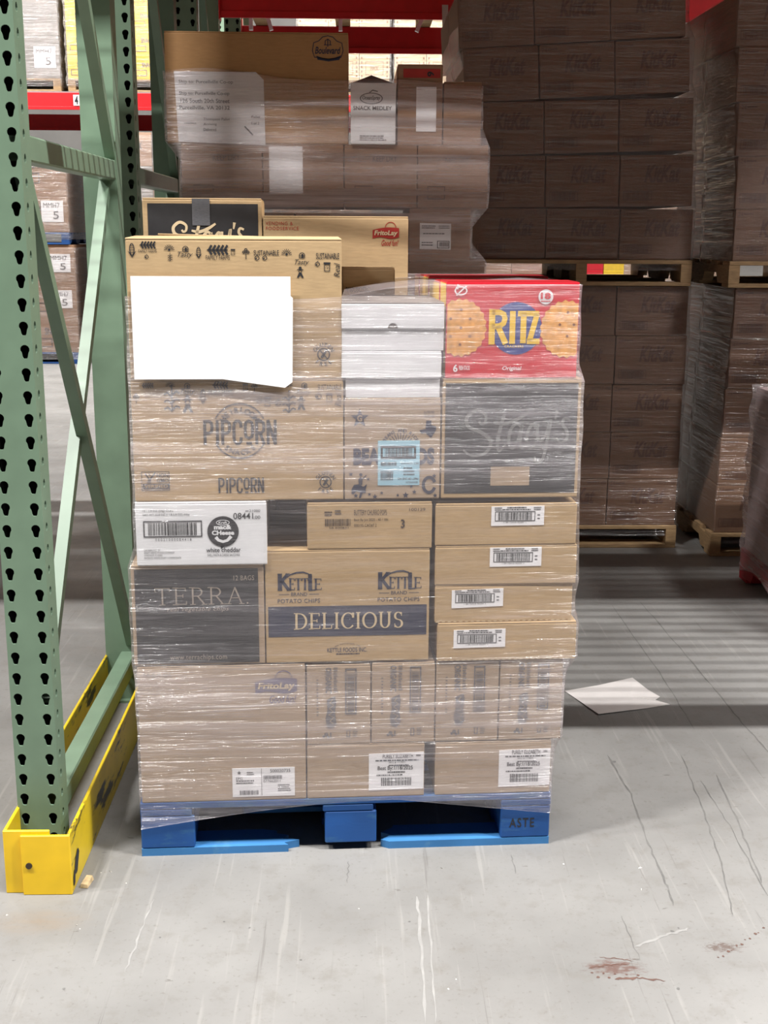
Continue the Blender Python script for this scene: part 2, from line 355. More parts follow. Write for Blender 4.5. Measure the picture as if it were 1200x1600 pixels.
class Ink:
    """flat print collected in a 2-D drawing (x right, y DOWN, any unit), mapped to a face when built"""
    def __init__(s): s.v = []; s.f = []
    def tri(s, vs, fs):
        b = len(s.v); s.v += vs; s.f += [tuple(i + b for i in f) for f in fs]
    def poly(s, pts):
        t = tessellate_polygon([[Vector((p[0], p[1], 0)) for p in pts]])
        s.tri(list(pts), [tuple(f) for f in t])
    def rect(s, x0, y0, x1, y1): s.tri([(x0, y0), (x1, y0), (x1, y1), (x0, y1)], [(0, 1, 2, 3)])
    def frame(s, x0, y0, x1, y1, w, wy=None):
        wy = wy or w
        s.rect(x0, y0, x1, y0 + wy); s.rect(x0, y1 - wy, x1, y1); s.rect(x0, y0, x0 + w, y1); s.rect(x1 - w, y0, x1, y1)
    def stroke(s, pts, w, closed=False):
        """ribbon; w number or list of widths"""
        n = len(pts); ws = w if isinstance(w, (list, tuple)) else [w] * n
        L_ = []; R2 = []
        for i in range(n):
            a = pts[i - 1] if (i > 0 or closed) else pts[i]; b = pts[(i + 1) % n] if (i < n - 1 or closed) else pts[i]
            dx, dy = b[0] - a[0], b[1] - a[1]; l = math.hypot(dx, dy) or 1
            nx, ny = -dy / l * ws[i] / 2, dx / l * ws[i] / 2
            L_.append((pts[i][0] + nx, pts[i][1] + ny)); R2.append((pts[i][0] - nx, pts[i][1] - ny))
        fs = [(i, i + 1, n + i + 1, n + i) for i in range(n - 1)]
        if closed: fs.append((n - 1, 0, n, 2 * n - 1))
        s.tri(L_ + R2, fs)
    def ring(s, cx, cy, r, w, a0=0, a1=360, ry=None, n=40):
        ry = ry or r
        pts = [(cx + r * math.cos(R_(a0 + (a1 - a0) * i / n)), cy - ry * math.sin(R_(a0 + (a1 - a0) * i / n))) for i in range(n + 1)]
        s.stroke(pts, w)
    def disc(s, cx, cy, r, ry=None, n=28):
        ry = ry or r
        s.tri([(cx + r * math.cos(2 * math.pi * i / n), cy + ry * math.sin(2 * math.pi * i / n)) for i in range(n)], [tuple(range(n))])
    def star(s, cx, cy, r, n=5, k=0.42, a=90):
        s.poly([(cx + (r if i % 2 == 0 else r * k) * math.cos(R_(a + 180 / n * i)), cy - (r if i % 2 == 0 else r * k) * math.sin(R_(a + 180 / n * i))) for i in range(2 * n)])
    def text(s, body, x0, y0, x1, y1, bold=0.0, shear=0.0, rot=0, space=1.0):
        """fit text into the box; rot in quarter turns: 1 reads bottom to top, 2 upside down, 3 top to bottom"""
        vs, fs, (a0, b0, a1, b1) = text_tris(body, bold, shear, space)
        if not vs: return
        out = []
        for x, y in vs:
            p = (x - a0) / (a1 - a0); q = (y - b0) / (b1 - b0)
            if rot == 0: out.append((x0 + p * (x1 - x0), y1 - q * (y1 - y0)))
            elif rot == 1: out.append((x0 + (1 - q) * (x1 - x0), y1 - p * (y1 - y0)))
            elif rot == 2: out.append((x1 - p * (x1 - x0), y0 + q * (y1 - y0)))
            else: out.append((x0 + q * (x1 - x0), y0 + p * (y1 - y0)))
        s.tri(out, fs)
    def arc_text(s, body, cx, cy, r, size, a_mid, spread, bold=0.02, top=True):
        n = len(body)
        for i, ch in enumerate(body):
            if ch == ' ': continue
            k = (i / (n - 1) - 0.5) if n > 1 else 0
            a = a_mid - spread * k if top else a_mid + spread * k
            vs, fs, (a0, b0, a1, b1) = text_tris(ch, bold)
            th = R_(a); t = th - math.pi / 2 if top else th + math.pi / 2
            px, py = cx + r * math.cos(th), cy - r * math.sin(th)
            c, sn = math.cos(t), math.sin(t)
            out = []
            for x, y in vs:
                lx = (x - (a0 + a1) / 2) * size / 0.7; ly = (y - 0.35) * size / 0.7
                out.append((px + lx * c - ly * sn, py - (lx * sn + ly * c)))
            s.tri(out, fs)
    def lines(s, x0, y0, x1, n, dy, th, rag=0.3, seed=1):
        rg = random.Random(seed)
        for i in range(n):
            x = x0; xe = x1 - rg.random() * rag * (x1 - x0)
            while x < xe:
                w = (0.03 + 0.09 * rg.random()) * (x1 - x0); w = min(w, xe - x)
                s.rect(x, y0 + i * dy, x + w, y0 + i * dy + th); x += w + 0.018 * (x1 - x0)
    def barcode(s, x0, y0, x1, y1, frame=0.0, rot=False, seed=3, fy=None):
        rg = random.Random(seed)
        if frame: s.frame(x0, y0, x1, y1, frame, fy)
        pad = frame * 2.2 + (x1 - x0 if not rot else y1 - y0) * 0.04
        if not rot:
            x = x0 + pad; u = (x1 - x0 - 2 * pad) / 62
            while x < x1 - pad:
                w = u * rg.choice((0.8, 0.8, 1.3, 2.0)); s.rect(x, y0 + frame * 1.6, min(x + w, x1 - pad), y1 - frame * 1.6); x += w + u * rg.choice((0.8, 1.0, 1.6))
        else:
            y = y0 + pad; u = (y1 - y0 - 2 * pad) / 62
            while y < y1 - pad:
                w = u * rg.choice((0.8, 0.8, 1.3, 2.0)); s.rect(x0 + frame * 1.6, y, x1 - frame * 1.6, min(y + w, y1 - pad)); y += w + u * rg.choice((0.8, 1.0, 1.6))
    def build(s, name, mat, parent, fmap, lift=0.0008):
        """fmap(x, y) -> (lx, lz) on the front face (local y = 0)"""
        me = poly_mesh([(*[fmap(x, y)[0]], -lift, fmap(x, y)[1]) for x, y in s.v], s.f)
        return link(name, me, mat, parent)

# serif capitals drawn with a broad pen (unit cap height, y up)
def _arc(cx, cy, rx, ry, a0, a1, n=14):
    return [(cx + rx * math.cos(R_(a0 + (a1 - a0) * i / n)), cy + ry * math.sin(R_(a0 + (a1 - a0) * i / n))) for i in range(n + 1)]
SERIF = {
 'T': (0.86, [[(0.43, 0), (0.43, 1)], [(0.04, 0.98), (0.82, 0.98)], [(0.05, 0.78), (0.05, 1)], [(0.81, 0.78), (0.81, 1)]], [(0.43, 0)]),
 'E': (0.74, [[(0.16, 0), (0.16, 1)], [(0.16, 0.98), (0.66, 0.98)], [(0.16, 0.52), (0.52, 0.52)], [(0.16, 0.02), (0.7, 0.02)], [(0.66, 0.8), (0.66, 1)], [(0.7, 0), (0.7, 0.2)], [(0.52, 0.42), (0.52, 0.62)]], [(0.12, 0), (0.12, 1)]),
 'R': (0.84, [[(0.16, 0), (0.16, 1)], [(0.16, 0.98), (0.4, 0.98)] + _arc(0.4, 0.74, 0.24, 0.24, 90, -90) + [(0.16, 0.5)], [(0.42, 0.5), (0.76, 0.02)]], [(0.16, 0), (0.12, 1), (0.78, 0)]),
 'A': (0.9, [[(0.1, 0), (0.45, 1)], [(0.43, 1), (0.8, 0)], [(0.24, 0.36), (0.66, 0.36)]], [(0.1, 0), (0.8, 0)]),
 'D': (0.9, [[(0.16, 0), (0.16, 1)], [(0.1, 0.98), (0.36, 0.98)] + _arc(0.36, 0.5, 0.44, 0.48, 90, -90) + [(0.1, 0.02)]], [(0.14, 0), (0.14, 1)]),
 'L': (0.7, [[(0.16, 0), (0.16, 1)], [(0.16, 0.02), (0.64, 0.02)], [(0.64, 0), (0.64, 0.24)]], [(0.16, 0), (0.16, 1)]),
 'I': (0.36, [[(0.18, 0), (0.18, 1)]], [(0.18, 0), (0.18, 1)]),
 'C': (0.86, [_arc(0.48, 0.5, 0.4, 0.49, 40, 322, 24), [(0.8, 0.68), (0.8, 1.0)]], []),
 'O': (0.96, [_arc(0.48, 0.5, 0.42, 0.49, 0, 360, 30)], []),
 'U': (0.9, [[(0.18, 1), (0.18, 0.34)] + _arc(0.45, 0.34, 0.27, 0.33, 180, 360) + [(0.72, 1)]], [(0.18, 1), (0.72, 1)]),
 'S': (0.66, [_arc(0.33, 0.75, 0.22, 0.23, 35, 270, 14) + _arc(0.33, 0.26, 0.25, 0.25, 90, -150, 14), [(0.54, 0.75), (0.54, 0.98)], [(0.1, 0.02), (0.1, 0.26)]], []),
 'K': (0.86, [[(0.16, 0), (0.16, 1)], [(0.2, 0.45), (0.68, 1)], [(0.3, 0.56), (0.76, 0)]], [(0.16, 0), (0.16, 1), (0.68, 1), (0.76, 0)]),
}
def serif_text(ink, body, x0, y0, x1, y1, thick=0.13, thin=0.05, gap=0.06):
    W = sum(SERIF[c][0] + gap for c in body) - gap
    sx = (x1 - x0) / W; sy = y1 - y0; x = 0
    for c in body:
        w, st, sf = SERIF[c]
        for pts in st:
            ws = []
            for i in range(len(pts)):
                a = pts[max(0, i - 1)]; b = pts[min(len(pts) - 1, i + 1)]
                dx, dy = abs(b[0] - a[0]), abs(b[1] - a[1]); k = dy / (math.hypot(dx, dy) or 1)
                t = thin + (thick - thin) * k ** 1.5
                if len(pts) == 2 and dy < 0.3: t = thin
                if c == 'A' and pts[0][0] == 0.1: t = thin * 1.2
                ws.append(t * sy)
            ink.stroke([(x0 + (x + p) * sx, y1 - q * sy) for p, q in pts], ws)
        for (p, q) in sf:
            ink.rect(x0 + (x + p - 0.15) * sx, y1 - q * sy - thin * sy / 2, x0 + (x + p + 0.15) * sx, y1 - q * sy + thin * sy / 2)
        x += w + gap
def sans_stroke(ink, body, x0, y0, x1, y1, wt, wide=None):
    """tall condensed letters of even weight"""
    G = {'P': [[(0.1, 0), (0.1, 1)], [(0.1, 0.95), (0.6, 0.95), (0.85, 0.88), (0.9, 0.72), (0.85, 0.55), (0.6, 0.47), (0.1, 0.47)]],
         'I': [[(0.5, 0), (0.5, 1)]],
         'C': [[(0.9, 0.7), (0.85, 0.88), (0.65, 0.96), (0.38, 0.96), (0.15, 0.86), (0.1, 0.7), (0.1, 0.3), (0.15, 0.14), (0.38, 0.04), (0.65, 0.04), (0.85, 0.12), (0.9, 0.3)]],
         'o': [[(0.1, 0.75), (0.18, 0.9), (0.5, 0.96), (0.82, 0.9), (0.9, 0.75), (0.9, 0.45), (0.82, 0.32), (0.5, 0.26), (0.18, 0.32), (0.1, 0.45), (0.1, 0.75)], [(0.2, 0.05), (0.8, 0.05)]],
         'R': [[(0.1, 0), (0.1, 1)], [(0.1, 0.95), (0.6, 0.95), (0.85, 0.88), (0.9, 0.72), (0.85, 0.55), (0.6, 0.47), (0.1, 0.47)], [(0.5, 0.47), (0.92, 0)]],
         'N': [[(0.1, 0), (0.1, 1)], [(0.1, 1), (0.9, 0)], [(0.9, 0), (0.9, 1)]],
         'T': [[(0, 0.93), (1, 0.93)], [(0.5, 0), (0.5, 1)]],
         'Z': [[(0.05, 0.93), (0.88, 0.93)], [(0.86, 0.93), (0.1, 0.07)], [(0.05, 0.07), (0.98, 0.07)]]}
    wd = {'I': 0.35}
    W = sum(wd.get(c, 0.8) + 0.2 for c in body) - 0.2
    u = (x1 - x0) / W; x = 0
    for c in body:
        w = wd.get(c, 0.8)
        for st in G[c]:
            ink.stroke([(x0 + (x + p * w) * u, y1 - q * (y1 - y0)) for p, q in st], wt)
        x += w + 0.2

# ================================================================== SETTING
FLOOR_OBJ = tag(link('floor', poly_mesh([(-14, -4, 0), (14, -4, 0), (14, 18, 0), (-14, 18, 0)], [(0, 1, 2, 3)]), FLOOR), kind='structure')
WALL = plain('painted_block_wall', srgb(112, 110, 107), 0.8, var=0.04, scale=4)
tag(part_box('ceiling', WALL, None, -14, 14, -4, 18, 9, 9.1), kind='structure')
tag(part_box('wall_left', WALL, None, -14.2, -14, -4, 18, 0, 9), kind='structure')
tag(part_box('wall_right', WALL, None, 14, 14.2, -4, 18, 0, 9), kind='structure')
tag(part_box('wall_back', WALL, None, -14, 14, 17.8, 18, 0, 9), kind='structure')

# ================================================================== RACK
COLW, COLD, PITCH_H = 0.100, 0.080, 0.0508
NMOD = 104
def teardrop(cx, cz, r=0.0104, n=9):
    pts = [(cx + r * math.cos(R_(a)), cz + 0.005 + r * math.sin(R_(a))) for a in [-42 + 264 * i / n for i in range(n + 1)]]
    pts += [(cx - 0.0058, cz - 0.0115), (cx - 0.0036, cz - 0.0150), (cx + 0.0036, cz - 0.0150), (cx + 0.0058, cz - 0.0115)]
    return pts
def slot(cx, cz, rx=0.0085, rz=0.0105, n=10):
    return [(cx + rx * math.cos(2 * math.pi * i / n), cz + rz * math.sin(2 * math.pi * i / n)) for i in range(n)]
def inside(p, poly):
    c = False; n = len(poly)
    for i in range(n):
        a, b = poly[i], poly[i - 1]
        if (a[1] > p[1]) != (b[1] > p[1]) and p[0] < (b[0] - a[0]) * (p[1] - a[1]) / (b[1] - a[1]) + a[0]: c = not c
    return c
def holed(w, h, holes):
    vs = [Vector(p) for p in ((0, 0), (w, 0), (w, h), (0, h))]; ed = [(0, 1), (1, 2), (2, 3), (3, 0)]
    for hl in holes:
        b = len(vs); vs += [Vector(p) for p in hl]; ed += [(b + i, b + (i + 1) % len(hl)) for i in range(len(hl))]
    r = delaunay_2d_cdt(vs, ed, [], 0, 1e-7)
    out = [tuple(v) for v in r[0]]; fs = []
    for f in r[2]:
        c = (sum(out[i][0] for i in f) / 3, sum(out[i][1] for i in f) / 3)
        if not any(inside(c, hl) for hl in holes): fs.append(tuple(f))
    return out, fs
def upright_mesh():
    V, Fc = [], []
    def add(vs, fs):
        b = len(V); V.extend(vs); Fc.extend([tuple(i + b for i in f) for f in fs])
    fh = [teardrop(COLW / 2 - 0.0325, 0.026), teardrop(COLW / 2 + 0.0325, 0.026)]
    sh = [slot(COLD * 0.38, 0.03)]
    fv, ff = holed(COLW, PITCH_H, fh); sv, sf = holed(COLD, PITCH_H, sh)
    t = 0.004
    for k in range(NMOD):
        z = k * PITCH_H
        add([(x, 0, z + q) for x, q in fv], ff)
        add([(COLW, y, z + q) for y, q in sv], sf)
        for hl in fh:
            n = len(hl); add([(x, 0, z + q) for x, q in hl] + [(x, t, z + q) for x, q in hl], [(i, (i + 1) % n, n + (i + 1) % n, n + i) for i in range(n)])
        for hl in sh:
            n = len(hl); add([(COLW, y, z + q) for y, q in hl] + [(COLW - t, y, z + q) for y, q in hl], [(i, (i + 1) % n, n + (i + 1) % n, n + i) for i in range(n)])
    H = NMOD * PITCH_H
    add([(0, 0, 0), (0, COLD, 0), (0, COLD, H), (0, 0, H)], [(0, 1, 2, 3)])
    add([(0, COLD, 0), (COLW, COLD, 0), (COLW, COLD, H), (0, COLD, H)], [(0, 1, 2, 3)])
    add([(0, 0, H), (COLW, 0, H), (COLW, COLD, H), (0, COLD, H)], [(0, 1, 2, 3)])
    nf = len(Fc); i_ = 0.006      # near-black liner, paints in the shade inside the tube
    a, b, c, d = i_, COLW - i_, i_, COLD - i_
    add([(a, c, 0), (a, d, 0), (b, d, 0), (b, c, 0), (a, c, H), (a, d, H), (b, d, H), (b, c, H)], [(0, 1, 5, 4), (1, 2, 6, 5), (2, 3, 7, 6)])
    me = poly_mesh(V, Fc); me.materials.append(GREEN); me.materials.append(HOLE_SHADE)
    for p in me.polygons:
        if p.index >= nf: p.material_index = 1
    return me
UPM = upright_mesh()
def rack_frame(label, x0, y0, depth):
    """x0 left edge, y0 front face, depth overall"""
    t = empty('storage_rack', (x0, y0, 0)); tag(t, label, 'storage rack', 'green rack frames')
    f = link('upright', UPM, None, t); f.location = (0, 0, 0)
    r = link('upright', UPM, None, t); r.location = (COLW, depth, 0); r.rotation_euler = (0, 0, math.pi)
    for y, yy in ((-0.02, 0), (depth - COLD - 0.02, 0)):
        part_box('foot_plate', GREEN, t, -0.02, COLW + 0.02, y, y + COLD + 0.04, 0, 0.008)
    ya, yb = COLD - 0.012, depth - COLD + 0.012
    for z in (0.115, 1.652, 3.16):
        part_box('strut', GREEN, t, 0.048, 0.098, ya, yb, z, z + 0.056, 0.004)
    def brace(a, b): link('brace', bar_mesh(a, b, 0.030, 0.030), GREEN, t)
    brace((0.082, ya, 1.63), (0.082, yb, 0.20))
    brace((0.062, yb, 1.64), (0.062, ya, 0.40))
    brace((0.082, ya, 3.10), (0.082, yb, 1.72))
    return t
FX = -0.803
rack_frame('green perforated rack frame standing in the yellow floor guard', FX, 2.70, 1.15)
rack_frame('green rack frame standing just behind the guarded one', FX, 4.11, 1.07)
rack_frame('green rack frame holding the dark red beam near the wrapped stack', FX, 5.84, 1.02)
rack_frame('farther green rack frame under the second red beam', FX, 8.08, 1.07)

# yellow guard
g = empty('rack_guard', (-0.73, 2.575, 0)); tag(g, 'yellow scuffed steel guard wrapped around the foot of the green rack frame', 'rack guard')
def gp(name, mat, x0, x1, y0, y1, z0, z1):
    return part_box(name, mat, g, x0 + 0.73, x1 + 0.73, y0 - 2.575, y1 - 2.575, z0, z1, 0.0015)
gp('front_plate', YELLOW, -0.765, -0.652, 2.572, 2.580, 0.0, 0.150)
gp('inner_plate', YELLOW, -0.807, -0.700, 2.5815, 2.5885, 0.0, 0.158)
gp('side_plate', YELLOW_SCUFF, -0.660, -0.652, 2.580, 3.86, 0.0, 0.150)
gp('side_plate', YELLOW_SCUFF, -0.807, -0.799, 2.5885, 3.86, 0.0, 0.158)
gp('end_plate', YELLOW, -0.807, -0.652, 3.861, 3.869, 0.0, 0.150)
bm = bmesh.new(); bmesh.ops.create_cone(bm, cap_ends=True, segments=14, radius1=0.0075, radius2=0.0075, depth=0.004)
me = bpy.data.meshes.new('bolt'); bm.to_mesh(me); bm.free()
bo = link('bolt', me, STEEL, g); bo.rotation_euler = (R_(90), 0, 0); bo.location = (-0.748 + 0.73, -0.004, 0.075)
for sx_, sz_, w_, h_, a_ in ((-0.6515, 0.055, 0.035, 0.018, 50), (-0.6515, 0.030, 0.02, 0.012, 70)):
    pts = [(0, w_ * math.cos(2 * math.pi * i / 9) * (0.8 + 0.4 * random.random()), h_ * math.sin(2 * math.pi * i / 9) * (0.8 + 0.4 * random.random())) for i in range(9)]
    o = link('scuff', poly_mesh(pts, [tuple(range(9))]), BLACK_INK, g); o.location = (0.0792, 0.05 if sz_ > 0.04 else 0.02, sz_); o.rotation_euler = (R_(a_), 0, 0)

# beams
def beam(label, x0, x1, y, z0, z1, face=-1, grp='red rack beams'):
    t = empty('rack_beam', (x0, y, z0)); tag(t, label, 'rack beam', grp)
    h = z1 - z0
    part_box('rail', RED_BEAM, t, 0, x1 - x0, 0, 0.045, 0, h, 0.004)
    part_box('step', RED_BEAM, t, 0, x1 - x0, 0.045 if face < 0 else -0.025, 0.07 if face < 0 else 0.0, 0, h - 0.035, 0.003)
    part_box('lip', RED_BEAM, t, 0, x1 - x0, -0.012, 0.002, -0.03, 0.004, 0.002)
    for xx in (0.0, x1 - x0 - 0.006):
        part_box('end_connector', RED_BEAM, t, xx, xx + 0.006, -0.03, 0.05, -0.04, h + 0.04)
    return t
BX0, BX1 = -0.697, 2.95
beam('dark red beam crossing above the wrapped stack, hung on the green frame', BX0, BX1, 6.78, 2.615, 2.745)
beam('lower-looking dark red beam just behind the first beam over the wrapped stack', BX0, BX1, 8.10, 2.622, 2.752)
beam('red front beam over the pallet with the red cracker boxes', BX0, BX1, 2.64, 2.60, 2.73)
beam('red rear beam over the pallet with the red cracker boxes', BX0, BX1, 3.86, 2.60, 2.73)
# white deck supports hanging under the far beams and a torn strip of film
def clip(x, y, z, h, lean):
    o = link('deck_clip', bar_mesh((0, 0, 0), (lean, 0, -h), 0.03, 0.02, Vector((0, 1, 0))), LABEL)
    o.location = (x, y, z); tag(o, 'small white clip hanging under the dark red beam', 'clip', 'white clips under the beam')
for px, ln in ((418, 0.02), (532, 0.0), (660, -0.03), (392, 0.0)):
    p = at_y(px, 30, 6.9); clip(p.x, 6.9, 2.614, 0.07, ln)
p = at_y(695, 30, 6.755)
o = link('film_strip', poly_mesh([(-0.016, 0, 0.07), (0.016, 0.002, 0.07), (-0.013, -0.006, -0.03), (0.017, -0.004, -0.03), (-0.006, 0.002, -0.11), (0.024, 0, -0.12)], [(0, 1, 3, 2), (2, 3, 5, 4)]), plain('white_film_strip', srgb(200, 190, 190), 0.3, var=0.03))
o.location = (p.x, 6.755, p.z + 0.0); tag(o, 'torn white strip dangling from the dark red beam', 'plastic strip')
md = o.modifiers.new('s', 'SOLIDIFY'); md.thickness = 0.002

# wire decks on the empty level above the front pallet: their shadows stripe the floor
def wire_deck(x0, x1, y0, y1, z):
    V, Fc = [], []
    def bar(ax0, ax1, ay0, ay1, az0, az1):
        b = len(V); V.extend([(x, y, q) for q in (az0, az1) for y in (ay0, ay1) for x in (ax0, ax1)])
        Fc.extend([tuple(i + b for i in f) for f in ((0, 1, 3, 2), (4, 6, 7, 5), (0, 4, 5, 1), (2, 3, 7, 6), (0, 2, 6, 4), (1, 5, 7, 3))])
    r = 0.0034
    n = int((y1 - y0) / 0.056)
    for i in range(n + 1): y = i * (y1 - y0) / n; bar(0, x1 - x0, y - r, y + r, 0, 2 * r)
    m = int((x1 - x0) / 0.10)
    for i in range(m + 1): x = i * (x1 - x0) / m; bar(x - 0.003, x + 0.003, 0, y1 - y0, 2 * r, 4 * r)
    o = link('wire_deck', poly_mesh(V, Fc), GALV); o.location = (x0, y0, z)
    tag(o, 'galvanised wire mesh deck on the rack level above the front pallet', 'wire deck', 'wire decks above the front pallet')
for i in range(3):
    w_ = (BX1 - BX0 - 0.06) / 3
    wire_deck(BX0 + 0.03 + i * w_, BX0 + 0.03 + (i + 1) * w_ - 0.02, 2.66, 3.90, 2.732)

# ================================================================== FRAMES OF REFERENCE FOR LOADS
class Frame:
    def __init__(s, o, a):
        s.o = Vector(o); s.a = a; s.u = Vector((math.cos(a), math.sin(a), 0)); s.n = Vector((-math.sin(a), math.cos(a), 0))
    def pt(s, u, w, z): return s.o + s.u * u + s.n * w + Vector((0, 0, z))
class Carton:
    def __init__(s, name, label, cat, fr, u0, u1, w0, d, z0, z1, rect=None, mat=None, group=None, flaps=True, tape=False, rz=0.0, bev=0.003, flapmat=None):
        s.w, s.d, s.h = u1 - u0, d, z1 - z0
        s.box = (u0, u1, w0, w0 + d, z0, z1)
        ft = 0.004 if flaps else 0.0
        s.o = link(name, box_mesh(s.w, d, s.h - ft, bev, 2), mat or KRAFT)
        s.o.location = fr.pt(u0, w0, z0); s.o.rotation_euler = (0, 0, fr.a + rz)
        if label: tag(s.o, label, cat, group)
        if flaps:
            for y0, y1 in ((0.0008, d / 2 - 0.0015), (d / 2 + 0.0015, d - 0.0008)):
                part_box('flap', flapmat or mat or KRAFT, s.o, 0.001, s.w - 0.001, y0, y1, s.h - ft, s.h, 0.001)
        if tape:
            part_box('tape', TAPE, s.o, -0.0006, s.w + 0.0006, d / 2 - 0.028, d / 2 + 0.028, s.h - 0.0001, s.h + 0.0004)
        s.rect = rect
    def fm(s, x, y):
        x0, y0, x1, y1 = s.rect
        return ((x - x0) / (x1 - x0) * s.w, (y1 - y) / (y1 - y0) * s.h)
    def ink(s, name, mat, ink, lift=0.0008): return ink.build(name, mat, s.o, s.fm, lift)
    def label_sheet(s, x0, y0, x1, y1, mat=None, name='label', lift=0.0012, skew=0.0):
        """thin paper sticker given by its corners on the photo"""
        pts = [(x0, y0 + skew), (x1, y0), (x1, y1), (x0, y1 + skew)]
        q = [s.fm(*p) for p in pts]
        V = [(a, -lift, b) for a, b in q] + [(a, -0.0001, b) for a, b in q]
        return link(name, poly_mesh(V, [(0, 1, 2, 3), (4, 7, 6, 5), (0, 4, 5, 1), (1, 5, 6, 2), (2, 6, 7, 3), (3, 7, 4, 0)]), mat or LABEL, s.o)
    def sub_ink(s, name, mat, ink, sheet, lift=0.0017): return ink.build(name, mat, sheet, s.fm, lift)

def board(parent, name, mat, x0, x1, y0, y1, z0, z1, bev=0.002): return part_box(name, mat, parent, x0, x1, y0, y1, z0, z1, bev)
def stringer_pallet(label, loc, rz, w, d, mat, group=None, h=0.115, sw=0.05, nb=6, along='y'):
    """w across the front, d deep, stringers run front to back"""
    t = empty('wooden_pallet' if mat is WOOD else 'painted_pallet', loc, rz); tag(t, label, 'pallet', group)
    th = 0.018
    for x in (0.0, w / 2 - sw / 2, w - sw):
        # notched stringer outline extruded across
        z0, z1 = th, h - th
        prof = [(0, z0), (d * 0.16, z0), (d * 0.19, z0 + 0.045), (d * 0.37, z0 + 0.045), (d * 0.40, z0), (d * 0.60, z0), (d * 0.63, z0 + 0.045), (d * 0.81, z0 + 0.045), (d * 0.84, z0), (d, z0), (d, z1), (0, z1)]
        n = len(prof); V = [(x, y, z) for y, z in prof] + [(x + sw, y, z) for y, z in prof]
        tt = tessellate_polygon([[Vector((y, z, 0)) for y, z in prof]])
        Fc = [tuple(f) for f in tt] + [tuple(i + n for i in f[::-1]) for f in tt] + [(i, (i + 1) % n, n + (i + 1) % n, n + i) for i in range(n)]
        link('stringer', poly_mesh(V, Fc), mat, t)
    for i in range(nb):
        bw = 0.10; y = i * (d - bw) / (nb - 1); board(t, 'deck_board', mat, 0, w, y, y + bw, h - th, h)
    for i in range(3):
        bw = 0.10; y = i * (d - bw) / 2; board(t, 'bottom_board', mat, 0, w, y, y + bw, 0, th)
    return t

